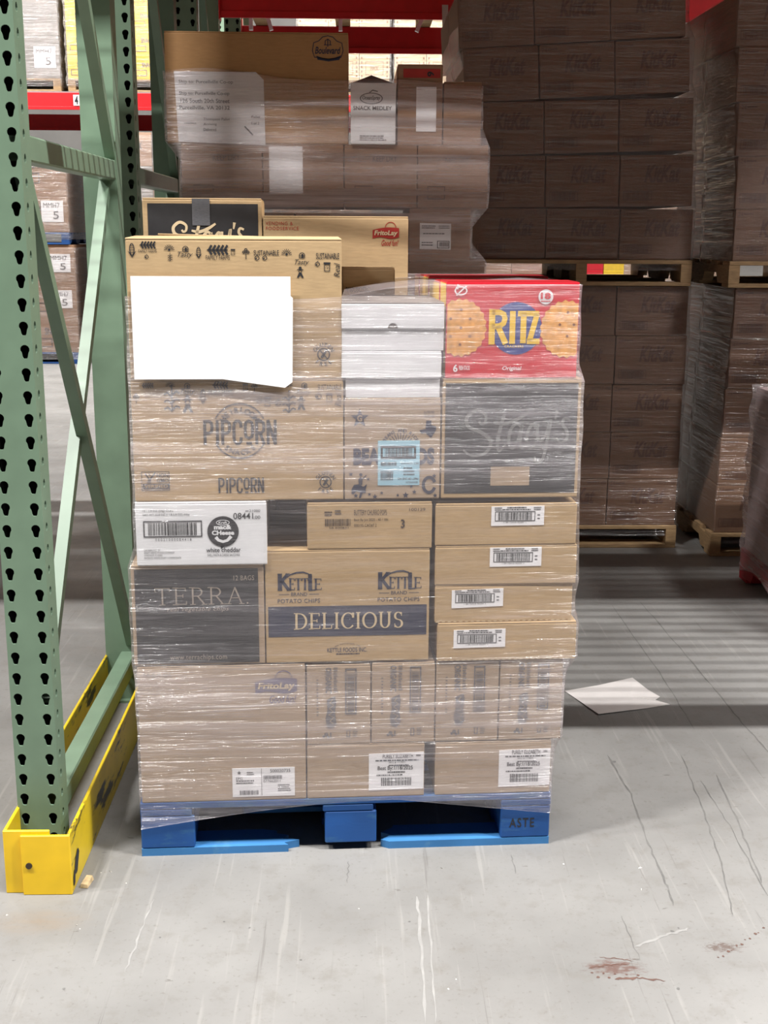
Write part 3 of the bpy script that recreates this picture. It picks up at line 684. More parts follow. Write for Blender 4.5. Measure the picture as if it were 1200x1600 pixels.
# ---- stretch film sleeve
def hull_radius(pts, c, th):
    idx = convex_hull_2d([Vector(p) for p in pts]); P = [pts[i] for i in idx]
    out = []
    for a in th:
        dx, dy = math.cos(a), math.sin(a); best = 0.0
        for i in range(len(P)):
            x1, y1 = P[i][0] - c[0], P[i][1] - c[1]; x2, y2 = P[(i + 1) % len(P)][0] - c[0], P[(i + 1) % len(P)][1] - c[1]
            ex, ey = x2 - x1, y2 - y1; den = dx * ey - dy * ex
            if abs(den) < 1e-12: continue
            t = (x1 * ey - y1 * ex) / den; s_ = (x1 * dy - y1 * dx) / den
            if t > 0 and -1e-6 <= s_ <= 1 + 1e-6: best = max(best, t)
        out.append(best)
    return out
def sleeve(name, label, fr, boxes, zb, zt, mat, dz=0.012, off=0.006, win=2, nth=170, parent_group=None, wob=0.0018):
    """zb / zt: functions of (u, w) giving the film's lower and upper edge"""
    allu = [b[0] for b in boxes] + [b[1] for b in boxes]; allw = [b[2] for b in boxes] + [b[3] for b in boxes]
    c = ((min(allu) + max(allu)) / 2, (min(allw) + max(allw)) / 2)
    corners = [math.atan2(w - c[1], u - c[0]) for u in (min(allu), max(allu)) for w in (min(allw), max(allw))]
    th = {round(2 * math.pi * i / nth - math.pi, 5) for i in range(nth)}
    for a in corners:
        for k in range(-10, 11): th.add(round(a + R_(k * 0.35), 5))
    th = sorted(t for t in th if -math.pi <= t < math.pi)
    z_lo = min(b[4] for b in boxes) - 0.15; z_hi = max(b[5] for b in boxes)
    zs = [z_lo + dz * i for i in range(int((z_hi - z_lo) / dz) + 2)]
    cache = {}; rows = []
    for z in zs:
        act = tuple(i for i, b in enumerate(boxes) if b[4] - 1e-4 <= z <= b[5] + 1e-4)
        if not act:
            act = (min(range(len(boxes)), key=lambda i: min(abs(boxes[i][4] - z), abs(boxes[i][5] - z))),)
            zz = boxes[act[0]][4] if z < boxes[act[0]][4] else boxes[act[0]][5]
            act = tuple(i for i, b in enumerate(boxes) if b[4] - 1e-3 <= zz <= b[5] + 1e-3)
        if act not in cache:
            pts = [(boxes[i][k], boxes[i][l]) for i in act for k in (0, 1) for l in (2, 3)]
            cache[act] = hull_radius(pts, c, th)
        rows.append(cache[act])
    n = len(zs)
    dil = [[max(rows[j][k] for j in range(max(0, i - win), min(n, i + win + 1))) for k in range(len(th))] for i in range(n)]
    blur = [[sum(dil[j][k] for j in range(max(0, i - win), min(n, i + win + 1))) / (min(n, i + win + 1) - max(0, i - win)) for k in range(len(th))] for i in range(n)]
    rg = random.Random(5); ph = [rg.random() * 6.28 for _ in range(8)]
    V, UV = [], []
    per = [0.0]
    mid = blur[n // 2]
    for k in range(1, len(th)):
        a, b = th[k - 1], th[k]; per.append(per[-1] + math.hypot(mid[k] * math.cos(b) - mid[k - 1] * math.cos(a), mid[k] * math.sin(b) - mid[k - 1] * math.sin(a)))
    per.append(per[-1] + mid[0] * (th[0] + 2 * math.pi - th[-1]))
    nk = len(th)
    for i, z in enumerate(zs):
        for k in range(nk + 1):
            a = th[k % nk]; r = blur[i][k % nk]
            d_ = off + wob * (1 + math.sin(9 * z * 6 + 2.1 * per[k] + ph[0])) * 0.5 + wob * (1 + math.sin(31 * z + 5 * per[k] + ph[1])) * 0.5
            u, w = c[0] + (r + d_) * math.cos(a), c[1] + (r + d_) * math.sin(a)
            # keep the offset square to the faces near corners
            lo, hi = zb(u, w), zt(u, w)
            zc = min(max(z, lo), hi)
            V.append(fr.pt(u, w, zc)); UV.append((per[k], zc))
    Fc = []
    for i in range(n - 1):
        for k in range(nk):
            a = i * (nk + 1) + k; q = (a, a + 1, a + nk + 2, a + nk + 1)
            if abs(V[q[3]].z - V[q[0]].z) < 1e-5 and abs(V[q[2]].z - V[q[1]].z) < 1e-5: continue
            Fc.append(q)
    o3 = fr.pt(c[0], c[1], 0)
    me = bpy.data.meshes.new(name); me.from_pydata([tuple(v - o3) for v in V], [], Fc)
    ul = me.uv_layers.new(name='UVMap')
    for lp in me.loops: ul.data[lp.index].uv = UV[lp.vertex_index]
    me.polygons.foreach_set('use_smooth', [True] * len(me.polygons)); me.update()
    o = link(name, me, mat); o.location = o3
    tag(o, label, 'plastic wrap', parent_group)
    return o

# ================================================================== FRONT PALLET
fa, fb = at_floor(222, 1338), at_floor(857, 1318)
FR = Frame(fa, math.atan2(fb.y - fa.y, fb.x - fa.x))
PW, PD = 1.017, 1.20
pal = empty('painted_pallet', FR.o, FR.a); tag(pal, 'blue painted block pallet with a broken front bottom board', 'pallet')
for i in range(7):
    bw = 0.13; y = i * (PD - bw) / 6; board(pal, 'deck_board', BLUE, 0, PW, y, y + bw, 0.124, 0.142)
for x in (0.0, 0.447, 0.893):
    board(pal, 'stringer_board', BLUE, x, x + 0.125, 0, PD, 0.106, 0.123)
BLOCKX = ((0.0, 0.131), (0.452, 0.580), (0.893, 1.017))
for j, y in enumerate((0.0, 0.53, 1.07)):
    for i, (x0_, x1_) in enumerate(BLOCKX):
        b_ = board(pal, 'block', BLUE, x0_, x1_, y, y + 0.13, 0.020, 0.1055, 0.003)
        if j == 0 and i == 2:
            k_ = Ink(); k_.text('ASTE', 0.915, -0.073, 0.978, -0.048, 0.01, space=1.2)
            k_.build('stamp', BLACK_INK, b_, lambda x, y: (x, -y), 0.0006)
for x in (0.0, 0.447, 0.893):
    board(pal, 'bottom_board', BLUE, x, x + 0.125, 0.135, 1.065, 0.0, 0.0195)
board(pal, 'bottom_board', BLUE, 0, PW, 1.07, 1.20, 0.0, 0.0195)
def jag(x0, x1, y0, y1, z0, z1, cut0, cut1, mat, name='bottom_board'):
    """board with splintered ends"""
    rg = random.Random(int(x0 * 1000) + 3); n = 7
    L0 = [(x0 + cut0 * (rg.random() - 0.5) + cut0 * i / n, y0 + (y1 - y0) * i / n) for i in range(n + 1)]
    L1 = [(x1 + cut1 * (rg.random() - 0.5) - cut1 * i / n, y0 + (y1 - y0) * i / n) for i in range(n + 1)]
    pts = L0 + L1[::-1]; m = len(pts)
    t = tessellate_polygon([[Vector((*p, 0)) for p in pts]])
    V = [(*p, z0) for p in pts] + [(*p, z1) for p in pts]
    return link(name, poly_mesh(V, [tuple(f[::-1]) for f in t] + [tuple(i + m for i in f) for f in t] + [(i, (i + 1) % m, m + (i + 1) % m, m + i) for i in range(m)]), mat, pal)
jag(0.0, 0.375, 0.0, 0.085, 0.0, 0.0195, 0.0, 0.06, BLUE_PALE)
jag(0.592, 1.017, 0.0, 0.085, 0.0, 0.0195, 0.04, 0.0, BLUE_PALE)
sp = link('split_board', box_mesh(0.23, 0.05, 0.014, 0.002), BLUE_PALE, pal); sp.location = (0.245, 0.13, 0.040); sp.rotation_euler = (0, R_(4), R_(8))

LOAD = []     # rects of the wrapped load
def C(name, label, cat, u0, u1, z0, z1, rect, w0=0.0, d=0.42, **k):
    c = Carton(name, label, cat, FR, u0, u1, w0, d, z0, z1, rect, **k); LOAD.append(c.box); return c

# --- common marks
def chip_bag_logo(c, x0, y0, x1, y1, mat, tagline=True):
    w, h = x1 - x0, y1 - y0
    k = Ink(); n = 16; top = []; bot = []
    for i in range(n + 1):
        t = i / n; x = x0 + w * t
        top.append((x, y0 + h * (0.42 - 0.08 * math.sin(t * math.pi * 1.0) - 0.10 * t)))
        bot.append((x, y0 + h * (0.86 - 0.06 * math.sin(t * 2 * math.pi) - 0.08 * t)))
    k.poly(top + bot[::-1])
    k.ring(x0 + w * 0.68, y0 + h * 0.30, w * 0.2, h * 0.035, -5, 185, h * 0.28)
    logo = c.ink('logo', mat, k)
    t_ = Ink(); t_.text('FritoLay', x0 + w * 0.06, y0 + h * 0.44, x1 - w * 0.05, y0 + h * 0.76, 0.035, 0.15)
    c.sub_ink('logo_lettering', BEIGE_INK, t_, logo, 0.0014)
    if tagline:
        g_ = Ink(); g_.text('Good fun!', x0 + w * 0.34, y0 + h * 0.92, x1 - w * 0.02, y0 + h * 1.22, 0.01, 0.35); c.ink('tagline', mat, g_)
def sticker(c, x0, y0, x1, y1, fn, mat=None, skew=0.0, ink=None, name='label'):
    s = c.label_sheet(x0, y0, x1, y1, mat, name, skew=skew)
    k = Ink(); fn(k); c.sub_ink('label_print', ink or BLACK_INK, k, s); return s

# --- bottom layer
A = C('cardboard_box', 'large plain cardboard carton with grey chip-bag logo and white label, bottom layer', 'box', 0.006, 0.406, 0.1425, 0.494, (218, 1040, 478, 1250), d=0.46, mat=KRAFT_D)
chip_bag_logo(A, 400, 1049, 465, 1090, PURPLE_INK)
k = Ink(); k.text('F R O M  U S', 228, 1050, 270, 1056); A.ink('lettering', GREY_INK, k)
def lab_a(k):
    k.text('500020735', 421, 1201.5, 453, 1206.5); k.rect(407, 1200, 407.6, 1243)
    k.barcode(409, 1211, 441, 1217, seed=4); k.text('077662011', 410, 1218, 437, 1222); k.barcode(371, 1234, 403, 1241, seed=8)
    k.star(372, 1206, 3.4); k.text('EPG', 367, 1213, 377, 1217); k.lines(384, 1205, 398, 2, 3, 1.4, seed=2); k.lines(367, 1218, 402, 1, 3, 1.6, seed=5)
    k.lines(367, 1221.5, 402, 1, 3, 1.6, seed=6); k.lines(433, 1226, 455, 4, 3, 1.2, seed=9)
sticker(A, 361, 1199, 460, 1244, lab_a, skew=0)
def best_by(x0, y0, x1, y1):
    w, h = x1 - x0, y1 - y0; X = lambda t: x0 + w * t; Y = lambda t: y0 + h * t
    def fn(k):
        k.text('PURELY ELIZABETH', X(.25), Y(.06), X(.80), Y(.17), 0.01); k.lines(X(.86), Y(.08), X(.94), 1, 3, h * .05, 0)
        k.lines(X(.12), Y(.21), X(.9), 1, 3, h * .035, 0, 3); k.text('SKU # 117891', X(.36), Y(.26), X(.66), Y(.31)); k.lines(X(.36), Y(.35), X(.72), 1, 2, h * .03, 0)
        k.text('Best By:1/18/2025', X(.16), Y(.38), X(.80), Y(.52), 0.012); k.lines(X(.34), Y(.53), X(.66), 1, 2, h * .04, 0, 4); k.lines(X(.14), Y(.61), X(.62), 1, 2, h * .035, 0, 7)
        k.barcode(X(.20), Y(.70), X(.80), Y(.92), seed=11)
    return fn
BB1 = C('cardboard_box', 'flat cardboard carton with white best-by label, next to the large bottom carton', 'box', 0.409, 0.698, 0.1425, 0.284, (478, 1160, 663, 1246), d=0.46, mat=KRAFT_D)
sticker(BB1, 575, 1175, 662, 1234, best_by(575, 1174, 662, 1233), skew=1.5)
BB2 = C('cardboard_box', 'flat cardboard carton with white best-by label, at the bottom corner above the stamped pallet block', 'box', 0.725, 1.014, 0.1425, 0.282, (680, 1160, 862, 1243), d=0.46, mat=KRAFT_D)
sticker(BB2, 780, 1173, 861, 1231, best_by(780, 1171, 861, 1230), skew=1.5)
UX = [(0.410, 0.564), (0.567, 0.721), (0.724, 0.878), (0.881, 1.036)]
PXS = [(480, 580), (580, 680), (680, 780), (780, 880)]
for i, ((a_, b_), (pa, pb)) in enumerate(zip(UX, PXS)):
    top = 0.490 + 0.002 * (i % 2)
    z0_ = 0.2845
    c = C('cardboard_box', ['upright cardboard carton with sideways print, touching the large carton', 'upright cardboard carton with sideways print, second from the large carton', 'upright cardboard carton with sideways print, third from the large carton', 'upright cardboard carton with sideways print, at the outer end of its row'][i], 'box', a_, b_, z0_, top, (pa, 1038, pb, 1163), d=0.44, mat=KRAFT_D, group='upright cartons with sideways print')
    k = Ink()
    k.text('ORGANIC', pa + 29, 1042, pa + 39, 1082, 0.03, rot=3)
    k.lines(pa + 42, 1042, pa + 49, 10, 4, 2.4, 0.4, 13)
    k.barcode(pa + 60, 1044, pa + 78, 1116, 2.2, rot=True, seed=6, fy=2.2)
    k.rect(pa + 64, 1108, pa + 74, 1112)
    k.lines(pa + 15, 1060, pa + 18, 12, 5, 2, 0.1, 3)
    # dark ribbon-shaped mark
    k.poly([(pa + 31, 1092), (pa + 44, 1087), (pa + 46, 1096), (pa + 44, 1112), (pa + 46, 1130), (pa + 40, 1138), (pa + 31, 1136), (pa + 29, 1122), (pa + 32, 1108)])
    k.disc(pa + 30, 1147, 3); k.disc(pa + 26, 1150, 2); k.disc(pa + 33, 1151, 2); k.rect(pa + 36, 1144, pa + 38, 1152)
    k.frame(pa + 62, 1140, pa + 68, 1152, 1.2); k.lines(pa + 72, 1140, pa + 80, 4, 3.2, 1.4, 0.2, 6)
    c.ink('print', GREY_INK, k)
    s_ = Ink(); s_.stroke([(pa + 40, 1092), (pa + 36, 1097), (pa + 42, 1101), (pa + 35, 1106), (pa + 41, 1111), (pa + 34, 1116), (pa + 42, 1120), (pa + 36, 1126), (pa + 41, 1130)], 1.4)
    c.ink('script', KRAFT_D, s_, 0.0013)

# --- middle layer
D = C('cardboard_box', 'cardboard carton with big black panel and outlined serif capitals', 'box', 0.001, 0.311, 0.497, 0.744, (208, 880, 413, 1037), mat=KRAFT_D)
k = Ink(); k.rect(213.5, 886, 404, 1034); pn = D.ink('black_panel', PANEL_INK, k, 0.0006)
k = Ink(); serif_text(k, 'TERRA', 243, 915, 381, 941, 0.10, 0.05, 0.14); k.disc(387, 940, 1.4)
PL = plain('panel_lettering', srgb(150, 138, 126), 0.6)
D.sub_ink('lettering', PL, k, pn, 0.0012)
for t_, r_, sh_, nm_ in (('12 BAGS', (366, 897, 398, 904.5), 0, 'count_text'), ('real vegetable chips', (262, 945, 358, 953.5), 0.35, 'subtitle'), ('www.terrachips.com', (264, 1020, 353, 1031), 0, 'web_address')):
    k = Ink(); k.text(t_, *r_, 0.004, sh_, space=1.08); D.sub_ink(nm_, PL, k, pn, 0.0012)
E_ = C('cardboard_box', 'potato chip carton with navy band and pale serif lettering', 'box', 0.314, 0.704, 0.497, 0.777, (415, 858, 672, 1036), mat=KRAFT)
k = Ink(); k.rect(419, 946, 668, 994); E_.ink('navy_band', NAVY_INK, k, 0.0006)
for ox in (0, 156.5):
    k = Ink()
    sx_ = lambda x: x + ox
    serif_text(k, 'K', sx_(434), 895, sx_(454), 920, 0.26, 0.07, 0); serif_text(k, 'ETT', sx_(452), 902, sx_(482), 920, 0.16, 0.06, 0.02)
    serif_text(k, 'L', sx_(482), 896, sx_(494), 921, 0.24, 0.07, 0); serif_text(k, 'E', sx_(491), 903, sx_(503), 920, 0.16, 0.06, 0)
    k.stroke([(sx_(447), 902), (sx_(454), 896), (sx_(464), 893), (sx_(474), 892.5), (sx_(482), 895), (sx_(487), 900)], [0.6, 1.8, 2.6, 2.6, 1.8, 0.8])
    k.text('BRAND', sx_(455), 924, sx_(480), 929.5); k.rect(sx_(436), 926.5, sx_(452), 927.3); k.rect(sx_(483), 926.5, sx_(499), 927.3)
    k.text('POTATO CHIPS', sx_(434), 934, sx_(500), 940.5, 0.004, space=1.1)
    E_.ink('chip_logo', NAVY_INK, k, 0.0006)
k = Ink()
k.text('KETTLE FOODS INC.', 511, 1013, 574, 1020, 0.006); k.lines(525, 1022, 562, 1, 2, 1.6, 0); k.arc_text('www.kettlefoods.com', 543, 1050, 44, 2.6, 90, 52, 0)
E_.ink('maker_print', NAVY_INK, k, 0.0006)
k = Ink(); serif_text(k, 'DELICIOUS', 459, 957, 631, 982, 0.14, 0.05, 0.10); E_.ink('lettering', BEIGE_INK, k, 0.0013)
def ship(x0, y0, x1, y1, seed):
    w, h = x1 - x0, y1 - y0; X = lambda t: x0 + w * t; Y = lambda t: y0 + h * t
    def fn(k):
        k.lines(X(.06), Y(.07), X(.2), 2, h * .1, h * .05, 0.1, seed); k.lines(X(.3), Y(.05), X(.66), 1, 1, h * .06, 0, seed + 1); k.lines(X(.2), Y(.16), X(.74), 1, 1, h * .05, 0, seed + 2); k.lines(X(.8), Y(.06), X(.94), 2, h * .1, h * .05, 0.1, seed)
        k.barcode(X(.07), Y(.27), X(.83), Y(.78), w * .012, seed=seed, fy=h * .035); k.text('1 00 73410 95597 1', X(.24), Y(.81), X(.66), Y(.88)); k.lines(X(.87), Y(.44), X(.92), 2, h * .18, h * .06, 0)
    return fn
FS = [('cardboard tray carton with pale shipping label, topmost of the stack of four', 0.716, 1.054, 0.7825, 0.884, (680, 787, 902, 852), (767, 791, 850, 821), 0.6, True),
      ('cardboard tray carton, second from the top of the stack of four', 0.717, 1.058, 0.685, 0.782, (680, 852, 902, 914), (765, 855, 846, 885), 0.5, True),
      ('cardboard tray carton, third from the top, label near its inner end', 0.718, 1.052, 0.591, 0.6845, (680, 914, 897, 975), (706, 920, 787, 949), 2.2, False),
      ('cardboard tray carton, lowest of the stack of four', 0.725, 1.064, 0.4945, 0.5905, (683, 970, 901, 1033), (708, 980, 789, 1010), 1.2, False)]
for i, (lb, a_, b_, z0_, z1_, rc, lr, sk, dull) in enumerate(FS):
    c = C('cardboard_tray', lb, 'box', a_, b_, z0_, z1_, rc, w0=0.0 if i != 3 else -0.004, d=0.43, mat=KRAFT, group='stack of four tray cartons', rz=R_((0.0, 0.0, 0.6, 0.0)[i]))
    sticker(c, *lr, ship(*lr, 21 + i), skew=sk)
    if i >= 2:
        k = Ink()
        for j in range(24):
            x = rc[0] + 2 + j * 9.1; k.rect(x, rc[3] - 2.6, x + 5, rc[3] - 1.0)
        c.ink('perforation', BEIGE_INK, k)
G_ = C('white_box', 'white food cup carton with barcode and black round emblem', 'box', 0.018, 0.320, 0.7445, 0.896, (213, 783, 417, 884), w0=-0.006, d=0.40, mat=WHITE_BOARD)
k = Ink()
k.text('12 - 1.9 OZ (54g) CUPS', 225, 794.5, 272, 798.5); k.text('NET WT 22.8 OZ (1 LB 6.8 OZ) 646g', 225, 800.5, 297, 804.5)
k.barcode(225, 812, 316, 838, 1.8, seed=31, fy=1.8); k.text('0 0 0 2 1 0 0 0 0 8 4 4 1 8', 243, 840, 299, 844)
k.disc(348.5, 830, 24.5); k.poly([(343, 850), (352, 851), (345, 858.5)])
k.text('white cheddar', 321.5, 855.5, 375.5, 863, 0.012); k.text('SHELL PASTA & CHEESE SAUCE MIX', 323, 865.5, 374, 869.5)
k.text('08441', 365, 800.5, 396, 810.5, 0.004); k.text('.00', 397, 805, 407, 810.5); k.text('21000', 390, 795.5, 407, 799.5); k.lines(384, 797, 389, 1, 1, 1.5, 0)
for j, t_ in enumerate(('DISTRIBUTED BY', 'KRAFT HEINZ FOODS COMPANY', 'CHICAGO, IL 60601', 'PATENTS: WWW.KRAFT.COM/PATENTS')):
    k.text(t_, 225, 857 + j * 4.2, 225 + (25, 47, 28, 57)[j], 860 + j * 4.2)
G_.ink('print', BLACK_INK, k)
k = Ink(); k.text('mac&', 334.5, 819, 362, 826.5, 0.05); k.text('CHeese', 331, 828, 366, 835.5, 0.05); k.ring(348.5, 815.5, 10, 1.0, 0, 360, 4.0); k.text('Kraft', 342, 813.5, 355, 817.5, 0.02)
k.stroke([(337, 838.5), (341, 843.5), (348, 846), (355, 844), (361, 837.5)], [5.5, 4.6, 4.2, 4.6, 5.5])
G_.ink('emblem_lettering', WHITE_BOARD, k, 0.0014)
H_ = C('cardboard_box', 'low cardboard carton stamped with a 3, tucked above the chip carton', 'box', 0.414, 0.708, 0.7775, 0.890, (480, 785, 675, 855), d=0.40, mat=KRAFT)
k = Ink(); k.barcode(506, 809, 550, 820, seed=41); k.lines(507, 798, 519, 2, 4, 2.4, 0.1, 1); k.lines(523, 796, 533, 2, 4, 2.4, 0.1, 2); k.text('SB 030831', 514, 821, 544, 824)
k.text('BUTTERY CHURRO POPS', 553, 796, 604, 804); k.text('Best By Jan 2025 - 40 / 184', 553, 809, 606, 814); k.text('000195 CAT#7 2', 553, 817, 588, 822); k.text('100129', 639, 794, 664, 798.5); k.text('3', 626, 811, 632, 824, 0.02)
H_.ink('print', BROWN_INK, k)

# --- upper layer
def icons(k, X, Y, sx, sy, seq):
    """row of small farm icons; each entry (kind, x, y, size)"""
    for kind, x, y, s in seq:
        if kind == 'wheat':
            k.stroke([(x - s, y), (x + s, y)], s * .12)
            for j in range(5):
                xx = x - s * .8 + j * s * .38
                k.stroke([(xx, y), (xx + s * .25, y - s * .45)], s * .22); k.stroke([(xx, y), (xx + s * .25, y + s * .45)], s * .22)
        elif kind == 'sun':
            k.disc(x, y, s * .22)
            for j in range(9):
                a = R_(180 * j / 8); k.stroke([(x + s * .35 * math.cos(a), y - s * .35 * math.sin(a)), (x + s * .9 * math.cos(a), y - s * .9 * math.sin(a))], s * .1)
        elif kind == 'corn':
            k.ring(x, y - s * .3, s * .3, s * .12, 0, 360, s * .8)
            for j in range(4): k.rect(x - s * .25, y - s * (.9 - j * .33), x + s * .25, y - s * (.82 - j * .33))
            k.poly([(x - s * .6, y - s * .1), (x, y + s * .9), (x - s * .1, y + s * .3)]); k.poly([(x + s * .6, y - s * .1), (x, y + s * .9), (x + s * .1, y + s * .3)])
        elif kind == 'stalk':
            k.stroke([(x, y - s), (x, y + s)], s * .12)
            for j in range(3):
                yy = y - s * .5 + j * s * .55
                k.stroke([(x, yy + s * .3), (x + s * .35, yy), (x + s * .6, yy + s * .15)], s * .15); k.stroke([(x, yy + s * .4), (x - s * .35, yy + .1 * s), (x - s * .6, yy + s * .25)], s * .15)
        elif kind == 'scarecrow':
            k.rect(x - s * .55, y - s * .45, x + s * .55, y - s * .32); k.poly([(x - s * .3, y - s * .4), (x - s * .2, y - s * .9), (x + s * .2, y - s * .9), (x + s * .3, y - s * .4)])
            k.ring(x, y - s * .1, s * .25, s * .12); k.poly([(x - s * .2, y + s * .1), (x + s * .2, y + s * .1), (x + s * .6, y + s), (x + s * .25, y + s), (x, y + s * .5), (x - s * .25, y + s), (x - s * .6, y + s)])
        elif kind == 'jar':
            k.frame(x - s * .5, y - s * .5, x + s * .5, y + s * .8, s * .12); k.rect(x - s * .6, y - s * .75, x + s * .6, y - s * .5); k.stroke([(x - s * .2, y), (x + s * .2, y), (x, y + s * .4)], s * .1)
        elif kind == 'barn':
            k.ring(x, y, s * .6, s * .16, 0, 180); k.frame(x - s * .65, y, x + s * .65, y + s * .6, s * .14); k.rect(x - s * .1, y - s * .3, x + s * .3, y + s * .5)
        elif kind == 'apple':
            k.ring(x, y, s * .55, s * .18, 0, 360, s * .5); k.stroke([(x, y - s * .5), (x + s * .2, y - s * .9)], s * .14); k.disc(x - s * .2, y + s * .1, s * .2)
        elif kind == 'leaf':
            k.stroke([(x, y + s), (x, y - s * .2)], s * .12)
            for j in range(3): k.ring(x - s * .35 + j * s * .35, y - s * .4 + (s * .2 if j != 1 else -s * .2), s * .2, s * .15)
def gluten(k, cx, cy, r):
    k.ring(cx, cy, r * .52, r * .1, 0, 360, n=24); k.stroke([(cx - r * .3, cy - r * .35), (cx + r * .3, cy + r * .35)], r * .1)
    k.stroke([(cx + r * .2, cy - r * .3), (cx - r * .2, cy + r * .3)], r * .22)
    k.arc_text('GLUTEN', cx, cy, r * .86, r * .34, 90, 120); k.arc_text('FREE', cx, cy, r * .86, r * .34, 270, 80, top=False)
I_ = C('cardboard_box', 'wide cardboard snack carton with round emblem and tall lettering', 'box', 0.019, 0.499, 0.8975, 1.179, (207, 592, 537, 780), mat=KRAFT)
k = Ink()
k.ring(374, 671, 42, 2.2, 27, 153); k.ring(374, 671, 42, 2.2, 207, 333)
k.arc_text('HEIRLOOM', 374, 671, 32, 8.5, 90, 108, 0.03); k.arc_text('SNACKS', 374, 671, 33, 8, 270, 76, 0.03, False)
sans_stroke(k, 'PIPCoRN', 318, 654, 431, 692, 4.6); sans_stroke(k, 'PIPCoRN', 339, 744, 410, 768, 2.8)
k.frame(218, 733, 262, 763, 1.0); k.rect(220, 752, 261, 760); k.stroke([(228, 751), (230, 744), (224, 736)], 2); k.stroke([(231, 751), (233, 743), (240, 735)], 2.4); k.stroke([(229, 736), (233, 740)], 1.2)
k.text('NON', 242, 736, 260, 742, 0.02); k.text('GMO', 242, 744, 260, 750, 0.02)
gluten(k, 508.5, 752, 17)
icons(k, 0, 0, 1, 1, [('wheat', 233, 601, 9), ('leaf', 215, 620, 8), ('stalk', 270, 620, 20), ('scarecrow', 294, 628, 14), ('sun', 268, 602, 8), ('barn', 294, 602, 7), ('corn', 318, 620, 11),
    ('wheat', 345, 601, 12), ('jar', 384, 604, 7), ('leaf', 398, 604, 8), ('apple', 405, 625, 7), ('jar', 418, 626, 9), ('apple', 435, 628, 8), ('stalk', 452, 626, 17), ('scarecrow', 471, 628, 11), ('sun', 450, 602, 9), ('barn', 476, 602, 7), ('apple', 498, 618, 8), ('jar', 515, 620, 9)])
k.text('Tasty', 284, 606, 306, 616, 0, 0.4); k.text('FAMILY FARMS', 327, 608, 364, 616); k.text('Tasty', 464, 608, 486, 618, 0, 0.4); k.text('SUSTAINABLE', 497, 600, 534, 609); k.text('Real', 524, 612, 534, 634, 0, 0.3, rot=1)
I_.ink('print', plain('pale_black_print', srgb(42, 40, 44), 0.6), k)
kk = Ink(); kk.text('VERIFIED', 222, 753.5, 259, 758.5, 0.02); I_.ink('emblem_lettering', KRAFT, kk, 0.0013)
J_ = C('cardboard_box', 'cardboard carton with horseshoe and star print and pale blue label', 'box', 0.502, 0.724, 0.8975, 1.135, (537, 622, 691, 780), d=0.44, mat=KRAFT_D)
k = Ink()
k.star(561, 653, 15); k.arc_text('BEANS AND RICE', 627, 702, 30, 5, 90, 120, 0.02)
for j in range(13):
    a = R_(15 + 150 * j / 12); k.stroke([(627 + 10 * math.cos(a), 700 - 10 * math.sin(a)), (627 + 24 * math.cos(a), 700 - 24 * math.sin(a))], 1.1)
k.text('BEANFIELDS', 551, 699, 682, 726, 0.05)
k.poly([(668, 657), (676, 657), (676, 664), (684, 666), (684, 672), (680, 678), (676, 684), (671, 680), (667, 676), (660, 677), (657, 672), (667, 670)])
k.text('GLUTEN FREE', 664, 642, 681, 646); k.text('TEXAS MADE', 664, 648, 681, 652)
k.ring(674, 758, 9.5, 5, 200 - 180, 160 + 180 + 0, 12, 20)
for (x, y, r) in ((547, 740, 4), (555, 774, 4), (577, 772, 3), (586, 776, 4.5), (597, 770, 3), (623, 774, 3), (636, 774, 5.5), (650, 769, 4), (684, 775, 4), (682, 744, 4), (645, 760, 3), (575, 748, 3)): k.star(x, y, r)
# rearing horse and rider
k.poly([(548, 764), (552, 757), (560, 756), (567, 760), (573, 756), (571, 763), (571, 770), (566, 770), (563, 778), (560, 778), (562, 769), (556, 767), (551, 772), (548, 771)])
k.poly([(560, 758), (559, 748), (563, 744), (566, 749), (565, 757)]); k.disc(563, 741, 2.6); k.stroke([(565, 748), (572, 742)], 1.6)
J_.ink('print', NAVY_INK, k)
kk = Ink(); kk.text('G', 557, 648, 565, 658, 0.04); J_.ink('star_letter', KRAFT_D, kk, 0.0013)
def blue_lab(k):
    k.frame(595, 696, 652, 716, 3.2); k.barcode(600, 699, 648, 713, seed=51); k.barcode(594, 721, 622, 727, seed=52)
    k.barcode(594, 735, 616, 750, seed=53); k.text('PKT 01000505', 628, 722, 656, 725, rot=2); k.lines(632, 730, 655, 3, 5, 2, 0.4, 2)
    k.text('PART OR LINE NO.', 622, 746, 656, 749.5, 0.02, rot=2); k.text('BEANFIELDS', 636, 752, 655, 755, rot=2)
sticker(J_, 590.5, 688, 658, 758, blue_lab, BLUE_LABEL, ink=BLACK_INK)

